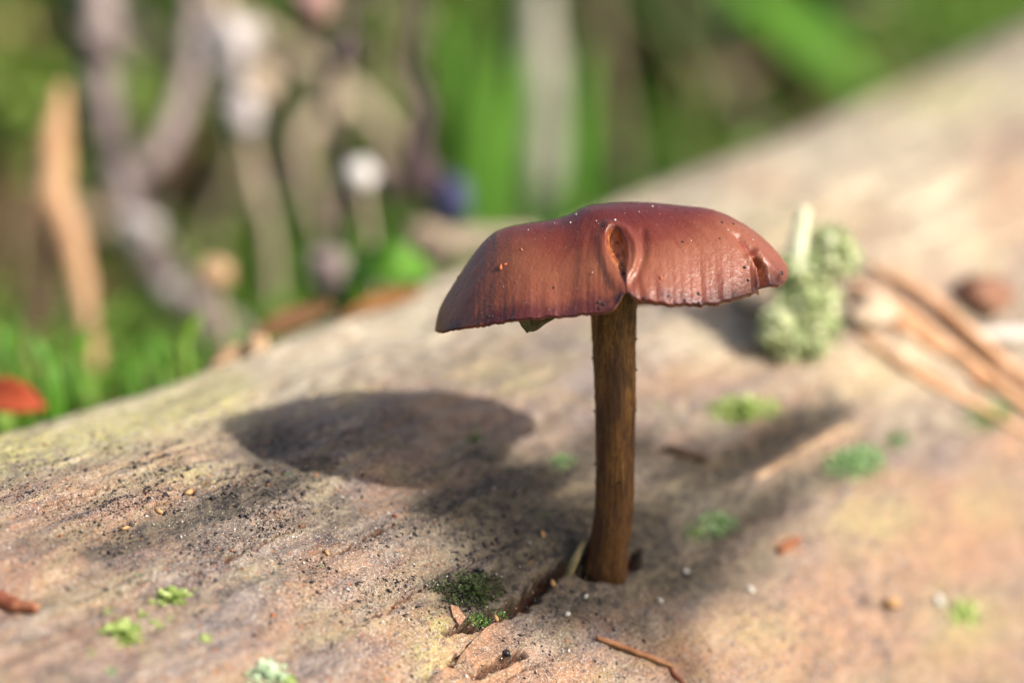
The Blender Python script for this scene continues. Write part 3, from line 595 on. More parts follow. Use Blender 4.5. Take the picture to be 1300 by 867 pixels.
for (x, y, rx, ry, nl, mt, lb) in ((217, 762, 21, 12, 70, M_SCALE, 'yellow green lichen rosette, upper one of the pair near the dark twig'),
        (157, 809, 23, 14, 80, M_SCALE, 'yellow green lichen rosette, lower one of the pair near the dark twig'),
        (340, 853, 24, 13, 60, M_PALE, 'pale mint lichen rosette beside a yellower one'), (368, 862, 14, 9, 40, M_SCALE, 'yellower lichen rosette touching the pale mint one'),
        (196, 797, 11, 8, 24, M_SCALE, 'small lichen scale between the two yellow green rosettes'), (180, 783, 10, 6, 18, M_SCALE, 'small lichen scale just above the gap between the rosettes'), (215, 789, 7, 5, 12, M_SCALE, 'tiny lichen scale under the upper rosette'),
        (137, 776, 7, 7, 14, M_SCALE, 'tiny round lichen scale above the lower rosette'), (153, 786, 6, 5, 10, M_SCALE, 'tiny lichen scale touching the top of the lower rosette'), (245, 756, 7, 5, 12, M_SCALE, 'tiny lichen scale beside the upper rosette'), (258, 816, 12, 7, 26, M_SCALE, 'lone lichen scale midway between the yellow and the mint rosettes'),
        (281, 808, 5, 5, 8, M_PALE, 'pale tiny scale beside the lone lichen scale'), (322, 829, 7, 7, 14, M_PALE, 'round pale scale above the mint rosette'), (142, 857, 10, 9, 20, M_MINT, 'blurred green scale below the lower rosette'), (113, 835, 10, 7, 16, M_SCALE, 'faint lichen scale left of the lower rosette'),
        (405, 721, 6, 3, 9, M_SCALE, 'tiny yellow green flake on the speckled wood'), (367, 607, 5, 4, 9, M_MINT, 'bright green crumb at the near edge of the cap shadow'), (174, 733, 6, 3, 8, M_MOSS, 'small green crumb on the reddish streak'), (100, 694, 7, 5, 9, M_MOSS, 'dull green crumb on the dark left streak'), (548, 742, 4, 9, 9, M_SCALE, 'upright yellow green crumb beside the mossy hollow'),
        (1222, 778, 26, 16, 40, M_SCALE, 'blurred yellow green scale on the sunny right flank')):
    tuft(x, y, rx, ry, nl, mt, lb, 'lichen_scale', 'lichen', L=rx*.5*.32/F, up=.45, group=G2)

# cup lichen clump behind the cap
LD = .372; lb0 = on_log(1022, 446); lich = empty('cup_lichen', lb0); tag(lich, 'pale green granular lichen clump with an upright finger on the log', 'lichen')
M_LICH = simple('lichen_granule', [(.17, .23, .085), (.34, .40, .18), (.52, .56, .30), (.68, .70, .46)], 500, rough=.85, bump=.5)
def granules(name, items, n, size):
    mb = MB()
    for it in items:
        lump(mb, W(*it[:3]), it[3]*.78*LD/F, .45, int(it[0]), (1, .9, it[4] if len(it) > 4 else 1), None, True, .3, 3)
        for q in range(26):
            v_ = rng.normal(size=3); v_ /= np.linalg.norm(v_); lump(mb, W(*it[:3])+v_*it[3]*random.uniform(.6, 1.05)*LD/F, random.uniform(4, 10)*LD/F, .5, q+int(it[0]), (1, 1, .8), frame_of(v_), False, random.uniform(.1, 1))
    for q in range(n):
        it = random.choices(items, [t[3]**2 for t in items])[0]; v_ = rng.normal(size=3); v_ /= np.linalg.norm(v_)
        c0 = W(*it[:3])+v_*np.array([1, .9, it[4] if len(it) > 4 else 1])*it[3]*LD/F*random.uniform(.85, 1.22)
        lump(mb, c0, size*random.uniform(.5, 1.5), .3, q, (1, 1, .6), frame_of(v_+rng.normal(size=3)*.3, q), False, random.random())
    return mb.build(name, M_LICH, lich)
granules('granular_body', [(1000, 425, .374, 30), (1024, 428, .376, 30), (1040, 415, .377, 28), (1012, 385, .374, 34), (1040, 378, .377, 27), (1010, 345, .373, 26), (1030, 340, .374, 28), (985, 415, .372, 22)], 1700, .00030)
granules('granular_head', [(1052, 320, .374, 31), (1070, 330, .375, 22), (1040, 335, .374, 24)], 750, .00028)
mb = MB(); tube(mb, [W(1010, 345, .372), W(1012, 318, .3715), W(1017, 290, .3715), (W(1021, 266, .3715))], [.0012, .0012, .00095, .0007], 14, 30, .12, 5, a=.9); mb.build('podetium', simple('podetium_skin', [(.46, .52, .28), (.62, .66, .42), (.74, .76, .54)], 700, bump=.4), lich)

# twigs, chips and needles lying on the log
M_TWIG = simple('red_twig', [(.06, .015, .010), (.20, .06, .03), (.42, .19, .10)], 500, bump=.6)
M_CHIP = simple('tan_chip', [(.30, .17, .09), (.48, .32, .19), (.62, .46, .32)], 300, bump=.5)
M_NEED = simple('orange_needle', [(.46, .22, .11), (.64, .36, .20), (.76, .50, .32)], 300, bump=.3)
def lying(name, pts, rad_px, material, label, cat, lift=.8, sides=10, group=None, rough=.15):
    P = []
    for (x, y) in pts:
        p = on_log(x, y); P.append(p+log_normal(x, y)*rad_px*proj(p)[2]/F*lift)
    mb = MB(); z = proj(P[0])[2]
    rs_ = [rad_px*z/F*k_ for k_ in np.interp(np.linspace(0, 1, len(P)), [0, .1, .9, 1], [.75, 1, .95, .55])]
    tube(mb, P, rs_, sides, 30, rough, len(pts)+int(pts[0][0]))
    o = mb.build(name, material, None, origin=P[len(P)//2]); return tag(o, label, cat, group)
lying('twig', [(758, 809), (782, 820), (806, 831), (828, 840), (850, 849)], 4.0, simple('needle_brown', [(.12, .04, .015), (.30, .13, .06), (.45, .24, .13)], 700), 'thin brown dry needle lying in front of the mushroom foot', 'twig', lift=1.1)
lying('twig', [(846, 848), (853, 858), (862, 866), (868, 874)], 3.0, M_TWIG, 'tiny reddish twig touching the end of the brown needle', 'twig')
lying('twig', [(-40, 757), (-10, 764), (18, 772), (46, 782)], 11, M_TWIG, 'thick dark red broken twig with a pale orange end', 'twig', lift=.7)
lying('twig', [(1078, 372), (1130, 400), (1190, 445), (1250, 490), (1330, 545)], 9, M_NEED, 'long orange dry needle crossing the log beside the lichen clump', 'needle', lift=.9)
lying('twig', [(1100, 352), (1160, 385), (1225, 440), (1270, 480), (1335, 520)], 8, M_NEED, 'second orange dry needle lying over the long one', 'needle', lift=2.0)
for q_, (xa_, ya_, xb_, yb_) in enumerate(((1085, 392, 1215, 455), (1180, 400, 1320, 500), (1090, 430, 1230, 520), (1160, 470, 1310, 560))): lying('twig', [(xa_, ya_), ((xa_+xb_)/2, (ya_+yb_)/2+6), (xb_, yb_)], 5, M_NEED, ('thin orange needle beside the lichen clump foot', 'thin orange needle under the bleached white stick', 'thin orange needle before the crossed pair', 'thin orange needle over the dull moss patch')[q_], 'needle', lift=.8)
lying('twig', [(1120, 400), (1170, 440), (1210, 460), (1240, 500)], 8, M_NEED, 'short orange needle wedged under the crossed pair', 'needle', lift=.6)
lying('twig', [(1222, 436), (1255, 434), (1295, 431), (1345, 428)], 10, simple('white_stick', [(.40, .36, .31), (.55, .50, .45), (.66, .62, .57)], 200), 'bleached white stick behind the orange needles', 'stick', lift=.8)
lying('twig', [(846, 566), (868, 574), (898, 584)], 7, simple('dark_chip', [(.035, .02, .014), (.10, .05, .03)], 500), 'short dark brown bark sliver right of the stem', 'bark', lift=.5)
lying('twig', [(962, 604), (1010, 578), (1050, 556), (1076, 542)], 9, M_CHIP, 'pale orange wood splinter along the dark groove', 'splinter', lift=-.1)
lying('twig', [(988, 700), (1000, 692), (1014, 685)], 7, simple('rust_chip', [(.16, .05, .02), (.34, .13, .06)], 500), 'rusty wood splinter in the soft edge of the dark patch', 'splinter', lift=.4)
def chip(x, y, r_, sc, material, label, cat='crumb', name='crumb', lift=.4, group=None, fine=True):
    p = on_log(x, y); nq = log_normal(x, y); rr = r_*proj(p)[2]/F; mb = MB(); lump(mb, p+nq*rr*lift, rr, .35, int(x*3+y), sc, frame_of(nq, x), fine, .5)
    o = mb.build(name, material, None, origin=p); return tag(o, label, cat, group)
chip(293, 452, 32, (1.1, .6, .40), M_CHIP, 'long tan bark chip on the far edge of the log', 'bark', 'bark_chip')
chip(327, 443, 18, (1, .8, .8), M_CHIP, 'small pale tan bark chip beside the long one', 'bark', 'bark_chip')
chip(99, 523, 8, (1.2, .8, .8), M_NEED, 'small orange crumb on the lichen covered left edge')
chip(1242, 385, 36, (1.1, .8, .4), simple('red_bark', [(.17, .075, .045), (.32, .16, .10)], 200), 'reddish brown bark lump beyond the white stick', 'bark', 'bark_chip')
chip(1104, 410, 34, (1.2, .7, .25), simple('cream_chip', [(.40, .29, .19), (.58, .45, .33)], 200), 'cream coloured wood chip right of the lichen clump', 'wood chip', 'wood_chip')
chip(955, 385, 24, (1.2, .8, .35), bpy.data.materials['cream_chip'], 'pale wood chip half hidden behind the cap edge', 'wood chip', 'wood_chip')
M_GRIT = simple('white_grit', [(.5, .46, .42), (.72, .70, .66)], 700)
for (x, y, s, lb) in ((743, 757, 5, 'white grit grain below the mushroom foot, upper one'), (721, 778, 5.5, 'largest white grit grain below the mushroom foot'), (871, 725, 5.5, 'pale round grain in the dark patch right of the stem'), (836, 764, 5, 'pale grain below the dark patch right of the stem'), (952, 748, 6, 'blurred white grain at the edge of the dark patch'), (1187, 764, 9, 'pale pink blurred grain on the sunny right flank'), (596, 853, 4, 'white grain beside the small lower crack')):
    chip(x, y, s*.8, (1.25, .8, .6), M_GRIT, lb, 'grain', 'grit_grain', fine=False)
M_TANG = simple('tan_grain', [(.38, .20, .08), (.55, .34, .16)], 700)
for (x, y, s, lb) in ((687, 681, 5, 'orange tan grain above the crack'), (1132, 766, 11, 'orange brown crumb on the sunny right flank'), (240, 632, 6, 'pink crumb on the dark left streak'), (201, 658, 5, 'golden flake standing on the left wood'), (414, 704, 5, 'red brown seed on the speckled wood'), (158, 678, 5, 'small tan fleck above the left streak'), (634, 778, 5, 'orange crumb on the lip of the crack'), (703, 737, 5, 'rusty crumb beside the crack near the stem')):
    chip(x, y, s, (1.3, .7, .6), M_TANG, lb, 'crumb', 'crumb', fine=False)
chip(648, 823, 5, (1.2, .9, .8), M_BLACK, 'shiny black pellet on the orange wood below the crack', 'pellet', 'pellet')

# ------------------------------------------------------------------ undergrowth behind the log
def bgd(d): return d if d < .44 else .44+(d-.44)*1.3
def stalk(name, polys, material, label, cat, depth, group=None, knots=(), rough=.18):
    """polys: lists of (px, py, half width px, depth offset); the first point of the first one is rooted in the ground"""
    x, y, *_ = polys[0][0]; depth = min(bgd(depth), .96*min(ground_depth(q_[0], q_[1]) for pl_ in polys for q_ in pl_)); root = down(W(x, y, depth)); parts = []
    e = empty(name, root); tag(e, label, cat, group)
    for k_, pl in enumerate(polys):
        P = [W(q[0], q[1], depth+(q[3] if len(q) > 3 else 0)) for q in pl]; R_ = [q[2]*depth/F for q in pl]
        if k_ == 0: P = [root-np.array([0, 0, .004])]+P; R_ = [R_[0]]+R_
        mb = MB(); tube(mb, P, R_, 10, 34, rough, k_+int(abs(x))); mb.build('stem' if k_ == 0 else 'side_branch', material, e)
    for (x2, y2, r2, do, mt) in knots:
        mb = MB(); lump(mb, W(x2, y2, depth+do), r2*depth/F, .35, int(x2), (1, .9, 1.1)); mb.build('knot', mt, e)
    return e
M_TAN = simple('dry_tan', [(.34, .18, .09), (.52, .31, .17), (.64, .45, .28)], 120)
M_GREYB = simple('grey_bark', [(.12, .09, .085), (.26, .20, .19), (.40, .33, .31)], 150)
M_BEIGE = simple('beige_stalk', [(.24, .18, .12), (.40, .31, .22), (.52, .43, .32)], 120)
M_DARKB = simple('dark_bark', [(.022, .014, .016), (.07, .04, .045), (.15, .10, .10)], 200)
M_LILAC = simple('pale_lichen', [(.30, .26, .26), (.46, .41, .40), (.62, .57, .54)], 200)
M_LEAFB0 = simple('brown_stalk_skin', [(.16, .09, .05), (.30, .19, .11), (.42, .30, .19)], 120)
stalk('dry_fern_stalk', [[(42, 480, 15), (52, 380, 18), (62, 280, 22), (68, 190, 22), (78, 110, 7)], [(66, 250, 22), (92, 320, 17, -.004), (108, 400, 13, -.006), (122, 480, 10, -.008)]], M_TAN, 'forked orange tan dry fern stalk above the bright moss', 'dry stalk', .46)
stalk('dry_stalk', [[(8, 330, 12), (18, 200, 14), (8, 100, 13), (-10, 10, 11)]], M_LEAFB0, 'brown dry stalk behind the forked orange stalk', 'dry stalk', .60)
stalk('lichen_branch', [[(300, 440, 20), (262, 410, 22), (222, 375, 24), (188, 318, 26), (160, 250, 22), (138, 180, 22), (126, 90, 24), (118, -40, 24)], [(150, 225, 14), (200, 195, 16, .01), (232, 120, 15, .02), (246, 40, 14, .03), (250, -40, 12, .04)]], M_GREYB, 'grey lilac lichen crusted branch slanting down to the log', 'branch', .50,
      knots=[(176, 292, 24, -.012, M_LILAC), (215, 370, 14, -.01, M_LILAC), (128, 60, 26, -.01, M_GREYB), (255, 400, 24, -.01, M_GREYB)])
stalk('pale_seed_stalk', [[(345, 330, 8), (325, 230, 9), (305, 150, 12), (292, 60, 12), (270, -30, 10)]], M_BEIGE, 'beige stalk carrying two whitish dried seed heads', 'dry stalk', .49, knots=[(290, 58, 34, -.01, M_LILAC), (303, 148, 26, -.01, M_LILAC), (282, 100, 16, 0, M_LILAC), (325, 110, 26, 0, M_BEIGE)])
stalk('arching_stalk', [[(560, 290, 12), (520, 215, 10), (470, 150, 13), (410, 95, 14), (340, 50, 12), (280, 10, 10)], [(440, 120, 10), (385, 170, 12, -.01), (390, 240, 9, -.015), (410, 300, 9, -.02)]], M_BEIGE, 'arching pale beige stalk in front of the dark twigs', 'dry stalk', .56)
stalk('dark_twig', [[(418, 372, 10), (424, 290, 8), (432, 205, 9), (412, 120, 8), (424, 70, 11), (392, 20, 11), (372, -40, 10)], [(424, 75, 9), (452, 70, 10, -.005), (440, 20, 8, 0), (470, -30, 8, .005)]], M_DARKB, 'thin dark knobbly twig rising beside the white bud', 'twig', .455, knots=[(414, 342, 26, -.006, M_GREYB), (398, 4, 26, -.004, simple('pink_bud', [(.25, .14, .12), (.45, .28, .25)], 200)), (436, 72, 15, -.004, M_GREYB)])
stalk('purple_twig', [[(540, 345, 13), (556, 280, 9), (540, 232, 17), (528, 190, 16), (538, 140, 12), (520, 85, 10), (530, 10, 8), (520, -40, 7)], [(530, 232, 10), (500, 238, 9), (478, 205, 7)]], M_DARKB, 'dark purple brown twig bearing a dusky blue berry', 'twig', .455)
# berry, bud, tan disc
def ball(name, x, y, d, r_, material, label, cat, sc=(1, 1, 1), stalk_to=None):
    d = min(bgd(d), .95*ground_depth(x, y+r_)); c0 = W(x, y, d); e0 = down(c0) if stalk_to is None else c0; e = empty(name, e0); tag(e, label, cat); mb = MB(); lump(mb, c0, r_*d/F, .14, int(x), sc); mb.build('body', material, e)
    mb = MB(); b0 = down(c0)-np.array([0, 0, .003]) if stalk_to is None else stalk_to
    tube(mb, [b0, (b0+c0)/2+np.array([.003, 0, 0]), c0], [.0009, .0008, .0007], 8, 16, .1, 4); mb.build('stalk', M_BEIGE if stalk_to is None else M_DARKB, e)
ball('blue_berry', 572, 255, .455, 26, simple('blue_bloom', [(.020, .022, .060), (.05, .055, .13)], 200, rough=.6), 'dusky dark blue berry hanging from the purple twig', 'berry', (1, 1, 1.35), W(545, 215, bgd(.455)))
ball('white_bud', 458, 222, .448, 20, simple('white_petal', [(.68, .62, .58), (.8, .77, .74)], 200, bump=0), 'small round white bud before the dark twigs', 'bud')
ball('tan_cap', 270, 348, .44, 23, simple('tan_skin', [(.40, .24, .13), (.56, .37, .22)], 200, bump=0), 'little round tan toadstool cap above the log edge', 'toadstool', (1.1, 1, .85))
stalk('grey_stump_stalk', [[(700, 330, 34), (694, 230, 38), (688, 140, 36), (682, 60, 26), (684, -20, 14)]], simple('grey_far', [(.20, .18, .14), (.34, .31, .25), (.42, .39, .32)], 60), 'broad weathered grey stalk standing in the green behind the cap', 'dry stalk', .80)
stalk('brown_stalk', [[(800, 300, 9), (790, 180, 12), (770, 60, 13), (760, -40, 11)]], simple('brown_far', [(.10, .08, .04), (.20, .16, .09)], 60), 'dim brown stalk right of the broad grey one', 'dry stalk', .95)
stalk('leaning_stick', [[(985, 230, 12), (945, 150, 14), (900, 60, 12), (850, -30, 11)]], simple('stick_far', [(.06, .045, .03), (.14, .10, .07)], 60), 'slanting dark stick behind the log under the bright leaf', 'stick', 1.05)

# leaves lying or standing behind the log
def leaf(name, pts, half_px, d, material, label, side, cat='leaf', cup=.25, group=None, stalky=True):
    """half_px: list of half widths"""
    d = min(bgd(d), .93*min(ground_depth(q_[0], q_[1]) for q_ in pts)); P = [W(x, y, d+(q[0] if q else 0)) for (x, y, *q) in pts]; H = [h_*d/F for h_ in half_px]
    low = min(P, key=lambda p: p[2]); rt = down(low); e = empty(name, rt); tag(e, label, cat, group)
    mb = MB(); blade(mb, P, H, side, 18, 7, cup, .5, .0004); mb.build('blade', material, e)
    if stalky:
        mb = MB(); tube(mb, [rt-np.array([0, 0, .003]), (rt+P[0])/2+np.array([.002, 0, 0]), P[0]], [.0011, .0009, .0006], 8, 12, .1, 2); mb.build('stalk', material, e)
    return e
M_LEAFR = simple('red_leaf', [(.40, .06, .025), (.60, .13, .05)], 150, trans=.35, bump=.2)
M_LEAFO = simple('orange_leaf', [(.34, .14, .04), (.52, .27, .10)], 150, trans=.3, bump=.2)
M_LEAFB = simple('brown_leaf', [(.20, .09, .04), (.36, .19, .09)], 150, trans=.2, bump=.2)
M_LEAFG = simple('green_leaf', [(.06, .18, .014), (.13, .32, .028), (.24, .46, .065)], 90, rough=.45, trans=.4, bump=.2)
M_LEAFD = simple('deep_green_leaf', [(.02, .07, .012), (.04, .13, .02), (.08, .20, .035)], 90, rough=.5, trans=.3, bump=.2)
leaf('fallen_leaf', [(-45, 500), (-10, 500, -.004), (25, 508, -.006), (58, 516, -.006)], [8, 22, 22, 2], .375, M_LEAFR, 'bright red orange fallen leaf at the left edge of the log', cu*.8+cf*.6)
leaf('green_leaf', [(440, 345), (470, 338, -.004), (510, 336, -.006), (552, 345, 0)], [4, 26, 30, 3], .43, M_LEAFG, 'glossy saturated green leaf just behind the log edge', cu*.8+cf*.6)
leaf('fallen_leaf', [(436, 402), (465, 390), (500, 380), (535, 368)], [4, 15, 16, 3], .395, M_LEAFO, 'orange fallen leaf on the far edge of the log', cu*.7+cf*.7)
leaf('fallen_leaf', [(318, 432), (350, 416), (380, 404), (420, 386)], [4, 20, 20, 4], .395, M_LEAFB, 'rusty brown fallen leaf behind the bark chips', cu*.7+cf*.7)
stalk('pale_stick', [[(520, 322, 12), (570, 312, 17), (620, 306, 16), (680, 300, 12)]], M_BEIGE, 'pale pinkish stick lying behind the log below the blue berry', 'stick', .455)
leaf('broad_leaf', [(890, -60), (950, 0), (1020, 55), (1110, 120)], [30, 44, 50, 12], .78, M_LEAFG, 'broad bright green leaf slanting above the far log edge', cu*.75-cr*.5+cf*.4)
leaf('broad_leaf', [(1010, 40, .05), (1060, 80, .05), (1100, 120, .04), (1130, 160, .04)], [20, 44, 40, 10], .80, simple('olive_leaf', [(.14, .20, .04), (.27, .33, .09)], 90, trans=.35), 'olive yellow leaf below the broad bright green one', cu*.7+cf*.5)
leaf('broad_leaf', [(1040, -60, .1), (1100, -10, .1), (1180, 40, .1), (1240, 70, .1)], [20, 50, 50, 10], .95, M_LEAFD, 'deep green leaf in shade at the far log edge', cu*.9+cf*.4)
G3 = 'bright green grass blades behind the cap'
for q, (x0, y0, x1_, y1_, h_) in enumerate(((600, 320, 590, 60, 15), (625, 320, 640, 90, 17), (575, 310, 560, 40, 12), (650, 310, 668, 110, 12), (612, 330, 622, 140, 18), (735, 300, 742, 90, 16), (590, 330, 604, 180, 16))):
    d_ = .62+.02*q; leaf('grass_blade', [(x0, y0), ((x0+x1_)/2-4, (y0+y1_)/2), (x1_, y1_), (x1_+12, y1_-40)], [h_*.8, h_, h_*.7, 1], d_, M_LEAFG, 'bright green grass blade standing between the blue berry and the grey stalk' if x0 < 700 else 'lone grass blade right of the broad grey stalk', cr*.9+cf*.3, 'grass', .3, G3 if x0 < 700 else None, False)
M_LEAFY0 = simple('lime_leaf', [(.12, .24, .02), (.24, .40, .05), (.38, .52, .12)], 90, rough=.5, trans=.4, bump=.2)
G4 = 'small fresh green leaves beside the left log edge'
for q in range(46):
    x = random.uniform(-20, 330); y = random.uniform(415, 545-.32*x*.9); d_ = random.uniform(.39, .46); a = random.uniform(-1, 1); s = random.uniform(7, 20)
    leaf('small_leaf', [(x, y+s), (x+a*s*.5, y), (x+a*s*1.3, y-s*1.3)], [2, s*random.uniform(.35, .7), 1], d_, random.choice((M_LEAFG, M_LEAFG, M_LEAFY0)), 'small fresh green leaf in the moss at the left log edge', cr*.8+cf*.5, 'leaf', .3, G4)

# bushy leafy plants further back
def plant(name, x, y, d, hgt, spread, nl, material, label, L=.012, group=None):
    d = min(d, ground_depth(x, y)); c0 = down(W(x, y, d)); e = empty(name, c0); tag(e, label, 'plant', group); mb = MB(); ms = MB()
    for s in range(7):
        a = random.random()*6.28; tip = c0+np.array([math.cos(a)*spread*random.uniform(.3, 1), math.sin(a)*spread*random.uniform(.3, 1), hgt*random.uniform(.6, 1.1)])
        midp = (c0+tip)/2+np.array([0, 0, hgt*.15]); path = smooth_path([c0-np.array([0, 0, .004]), midp, tip], 20)
        tube(ms, path[::4], np.linspace(.0012, .0004, 5), 6, 12, .1, s)
        for q in range(nl//7):
            p = path[random.randrange(4, 20)]; dv_ = rng.normal(size=3)+np.array([0, 0, .3]); dv_ /= np.linalg.norm(dv_); sd_ = np.cross(dv_, [.1, .2, 1]); sd_ /= np.linalg.norm(sd_)
            l_ = L*random.uniform(.6, 1.3); leaflet(mb, p, dv_, sd_, l_, l_*.33, random.random())
    ms.build('stem', M_DARKB, e); mb.build('foliage', material, e)
M_LEAFY = simple('yellow_green_leaf', [(.10, .18, .02), (.20, .30, .05), (.34, .42, .11)], 90, rough=.5, trans=.4, bump=.2)
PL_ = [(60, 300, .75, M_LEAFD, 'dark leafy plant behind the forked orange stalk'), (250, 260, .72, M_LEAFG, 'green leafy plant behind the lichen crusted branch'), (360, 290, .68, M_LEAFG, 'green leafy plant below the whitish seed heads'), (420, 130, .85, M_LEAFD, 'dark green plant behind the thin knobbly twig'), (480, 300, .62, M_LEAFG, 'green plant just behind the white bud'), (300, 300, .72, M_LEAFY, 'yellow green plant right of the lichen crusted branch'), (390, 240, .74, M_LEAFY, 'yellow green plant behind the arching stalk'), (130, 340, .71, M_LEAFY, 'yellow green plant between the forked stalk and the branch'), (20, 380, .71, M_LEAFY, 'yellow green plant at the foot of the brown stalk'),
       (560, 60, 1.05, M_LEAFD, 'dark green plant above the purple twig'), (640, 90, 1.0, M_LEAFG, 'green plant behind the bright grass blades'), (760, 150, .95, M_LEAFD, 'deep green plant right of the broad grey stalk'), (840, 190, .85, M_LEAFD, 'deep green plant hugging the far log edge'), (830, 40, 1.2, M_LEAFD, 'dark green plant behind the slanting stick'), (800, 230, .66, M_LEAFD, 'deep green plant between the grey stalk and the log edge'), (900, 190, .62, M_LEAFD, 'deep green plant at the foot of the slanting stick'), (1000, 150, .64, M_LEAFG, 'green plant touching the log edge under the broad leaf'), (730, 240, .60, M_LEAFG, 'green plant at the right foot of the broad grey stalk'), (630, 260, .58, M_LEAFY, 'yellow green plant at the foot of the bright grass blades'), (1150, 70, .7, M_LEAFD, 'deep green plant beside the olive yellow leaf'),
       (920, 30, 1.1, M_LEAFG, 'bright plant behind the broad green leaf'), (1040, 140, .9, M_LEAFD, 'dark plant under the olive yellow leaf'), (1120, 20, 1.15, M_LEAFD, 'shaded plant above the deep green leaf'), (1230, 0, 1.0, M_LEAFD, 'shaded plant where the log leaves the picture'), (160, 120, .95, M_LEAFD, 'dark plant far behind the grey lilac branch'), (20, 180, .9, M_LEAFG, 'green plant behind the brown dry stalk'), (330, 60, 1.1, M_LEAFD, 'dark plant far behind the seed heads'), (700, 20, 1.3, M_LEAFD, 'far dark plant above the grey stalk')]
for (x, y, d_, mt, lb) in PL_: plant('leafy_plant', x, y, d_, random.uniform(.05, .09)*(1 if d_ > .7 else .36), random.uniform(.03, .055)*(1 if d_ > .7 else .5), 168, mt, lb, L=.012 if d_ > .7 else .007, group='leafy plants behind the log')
# moss carpet
mb = MB(); n_s = 0
while n_s < 9500:
    x = random.uniform(-.32, .62); y = random.uniform(.02, 1.5)
    s_ = -(x-lc[0])*lh[0]-(y-lc[1])*lh[1]
    if s_ < .064: continue
    dist = math.hypot(x, y)
    if random.random() > (1.0 if s_ < .3 else .45): continue
    z = float(ground_z(x, y)); n_s += 1; hgt = random.uniform(.010, .026); ax = np.array([random.uniform(-.4, .4), random.uniform(-.4, .4), 1]); tn = random.random()*.6+.4*(float(vnoise(x/.05, y/.05, 5))*.5+.5)
    for q in range(9):
        p = np.array([x, y, z-.002])+ax*hgt*(q/8); a = q*2.4+random.random(); dv_ = np.array([math.cos(a), math.sin(a), .7]); sd_ = np.array([-math.sin(a), math.cos(a), 0]); l_ = random.uniform(.004, .008)
        V = [p, p+dv_*l_*.5+sd_*l_*.22, p+dv_*l_, p+dv_*l_*.5-sd_*l_*.22]; mb.add(V, [(0, 1, 2, 3)], tn)
o = mb.build('moss_carpet', simple('carpet_moss', [(.18, .14, .06), (.10, .22, .025), (.18, .34, .04), (.32, .46, .10)], 40, rough=.7, trans=.35, bump=0)); tag(o, 'bright green moss carpet covering the ground behind the log', 'moss', kind='stuff')
# tangle of dry stems behind the left log edge, litter further back
def rnd_stalk(x, y, x2, y2, hw, d, material, label, group):
    pts = [(x+(x2-x)*t+random.uniform(-34, 34)*(0 < t < 1), y+(y2-y)*t, hw*(1-.35*t), random.uniform(-.01, .01)) for t in (0, .3, .55, .8, 1)]
    br = [(pts[2][0], pts[2][1], hw*.7), (pts[2][0]+random.uniform(-60, 60), pts[2][1]-50, hw*.6), (pts[2][0]+random.uniform(-90, 90), pts[2][1]-random.uniform(60, 120), hw*.3)]
    stalk('dry_weed', [pts, br], material, label, 'dry stem', d, group)
M_OLIVE = simple('olive_stem', [(.05, .08, .02), (.11, .15, .04), (.20, .23, .08)], 100)
for (mt, lb, n_, x0, x1_, lo, hi) in ((M_GREYB, 'thin grey dry stem in the tangle behind the left log edge', 9, 40, 420, .6, .9), (M_BEIGE, 'thin beige dry stem in the tangle behind the left log edge', 8, 0, 500, .6, .95), (M_TAN, 'thin orange tan dry stem in the tangle behind the left log edge', 5, -20, 240, .6, .8), (M_OLIVE, 'olive green stem rising behind the middle of the log', 9, 420, 900, .65, 1.1)):
    for q in range(n_):
        x = random.uniform(x0, x1_); rnd_stalk(x, random.uniform(150, 330), x+random.uniform(-120, 120), random.uniform(-120, -20), random.uniform(4, 10), random.uniform(lo, hi), mt, lb, lb.split(' in ')[0].split(' rising')[0]+'s')
M_LITTER = simple('litter', [(.10, .06, .035), (.22, .14, .08), (.36, .25, .15)], 100, trans=.15, bump=.2)
M_LIT2 = simple('pale_litter', [(.28, .22, .15), (.44, .36, .26)], 100, trans=.15, bump=.2)
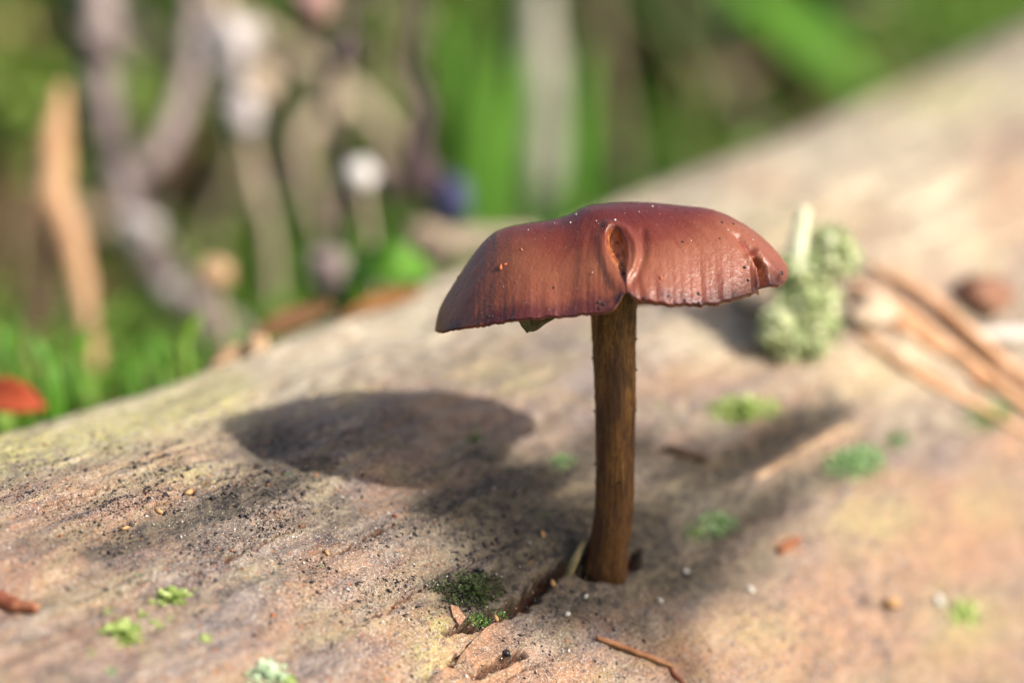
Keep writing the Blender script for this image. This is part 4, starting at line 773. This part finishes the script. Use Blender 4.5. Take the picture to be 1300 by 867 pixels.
def litter(n_, mt, label, group, box, d0, d1):
    for q in range(n_):
        x = random.uniform(box[0], box[1]); y = random.uniform(box[2], box[3]); d_ = random.uniform(d0, d1)
        c0 = down(W(x, y, min(d_, ground_depth(x, y)))); c0[2] += random.uniform(.010, .03); a = random.random()*6.28; L_ = random.uniform(.012, .026)
        dv_ = np.array([math.cos(a), math.sin(a), random.uniform(-.3, .5)]); sd_ = np.array([-math.sin(a), math.cos(a), random.uniform(-.5, .5)])
        P = [c0-dv_*L_, c0-dv_*L_*.3+np.array([0, 0, .003]), c0+dv_*L_*.4+np.array([0, 0, .003]), c0+dv_*L_]
        mb = MB(); blade(mb, P, [.001, L_*.42, L_*.38, .0008], sd_, 12, 5, .3, random.random(), .0004)
        o = mb.build('dead_leaf', mt, None, origin=c0); tag(o, label, 'dead leaf', group)
litter(20, M_LITTER, 'curled brown dead leaf lying in the green behind the log', 'brown dead leaves behind the log', (720, 1050, 20, 240), .7, 1.5)
litter(14, M_LITTER, 'curled brown dead leaf caught among the dry stems', 'brown dead leaves among the dry stems', (-20, 520, -20, 330), .6, 1.3)
litter(12, M_LIT2, 'pale curled dead leaf caught among the dry stems', 'pale dead leaves among the dry stems', (0, 520, -20, 300), .6, 1.2)
# unseen branch added at the right, leaves shaped to shade wood round the stem foot
sdir = np.array(sd); br = empty('shade_branch', down(np.array([.30, -.10, 0]))); tag(br, 'added leafy branch out of view on the right, shading the stem foot', 'branch')
M_SHADE = simple('shade_leaf', [(.03, .10, .02), (.07, .18, .03)], 90, rough=.5, trans=.12, bump=.2)
cen = []
for q, (A_, B_, hw) in enumerate((((530, 650), (735, 590), .0042), ((600, 740), (880, 640), .0062), ((835, 620), (1070, 515), .0030), ((690, 792), (905, 735), .0040), ((880, 700), (1020, 625), .0024), ((740, 560), (860, 560), .0030), ((600, 690), (760, 650), .0030), ((800, 770), (960, 680), .0032), ((560, 768), (690, 722), .0024))):
    Ld = .20+.02*q; a_ = on_log(*A_)+sdir*Ld; b_ = on_log(*B_)+sdir*Ld; mid_ = (a_+b_)/2; sdv = np.cross(b_-a_, sdir); sdv /= np.linalg.norm(sdv)
    mb = MB(); blade(mb, [a_, a_*.7+b_*.3, a_*.35+b_*.65, b_], [.0006, hw, hw*.95, .0005], sdv, 20, 7, .15, random.random(), .0004); mb.build('leaf', M_SHADE, br); cen.append(a_)
hub = np.mean(cen, 0)+np.array([.05, -.02, .01])
mb = MB(); r0 = np.array(br.location); tube(mb, [r0-np.array([0, 0, .01]), r0*.6+hub*.4+np.array([.03, 0, .02]), hub], [.003, .0024, .0014], 8, 24, .1, 3)
for c_ in cen: tube(mb, [hub, (hub+c_)/2+np.array([0, 0, .006]), c_], [.0012, .0009, .0005], 6, 10, .1, 4)
mb.build('stem', M_DARKB, br)
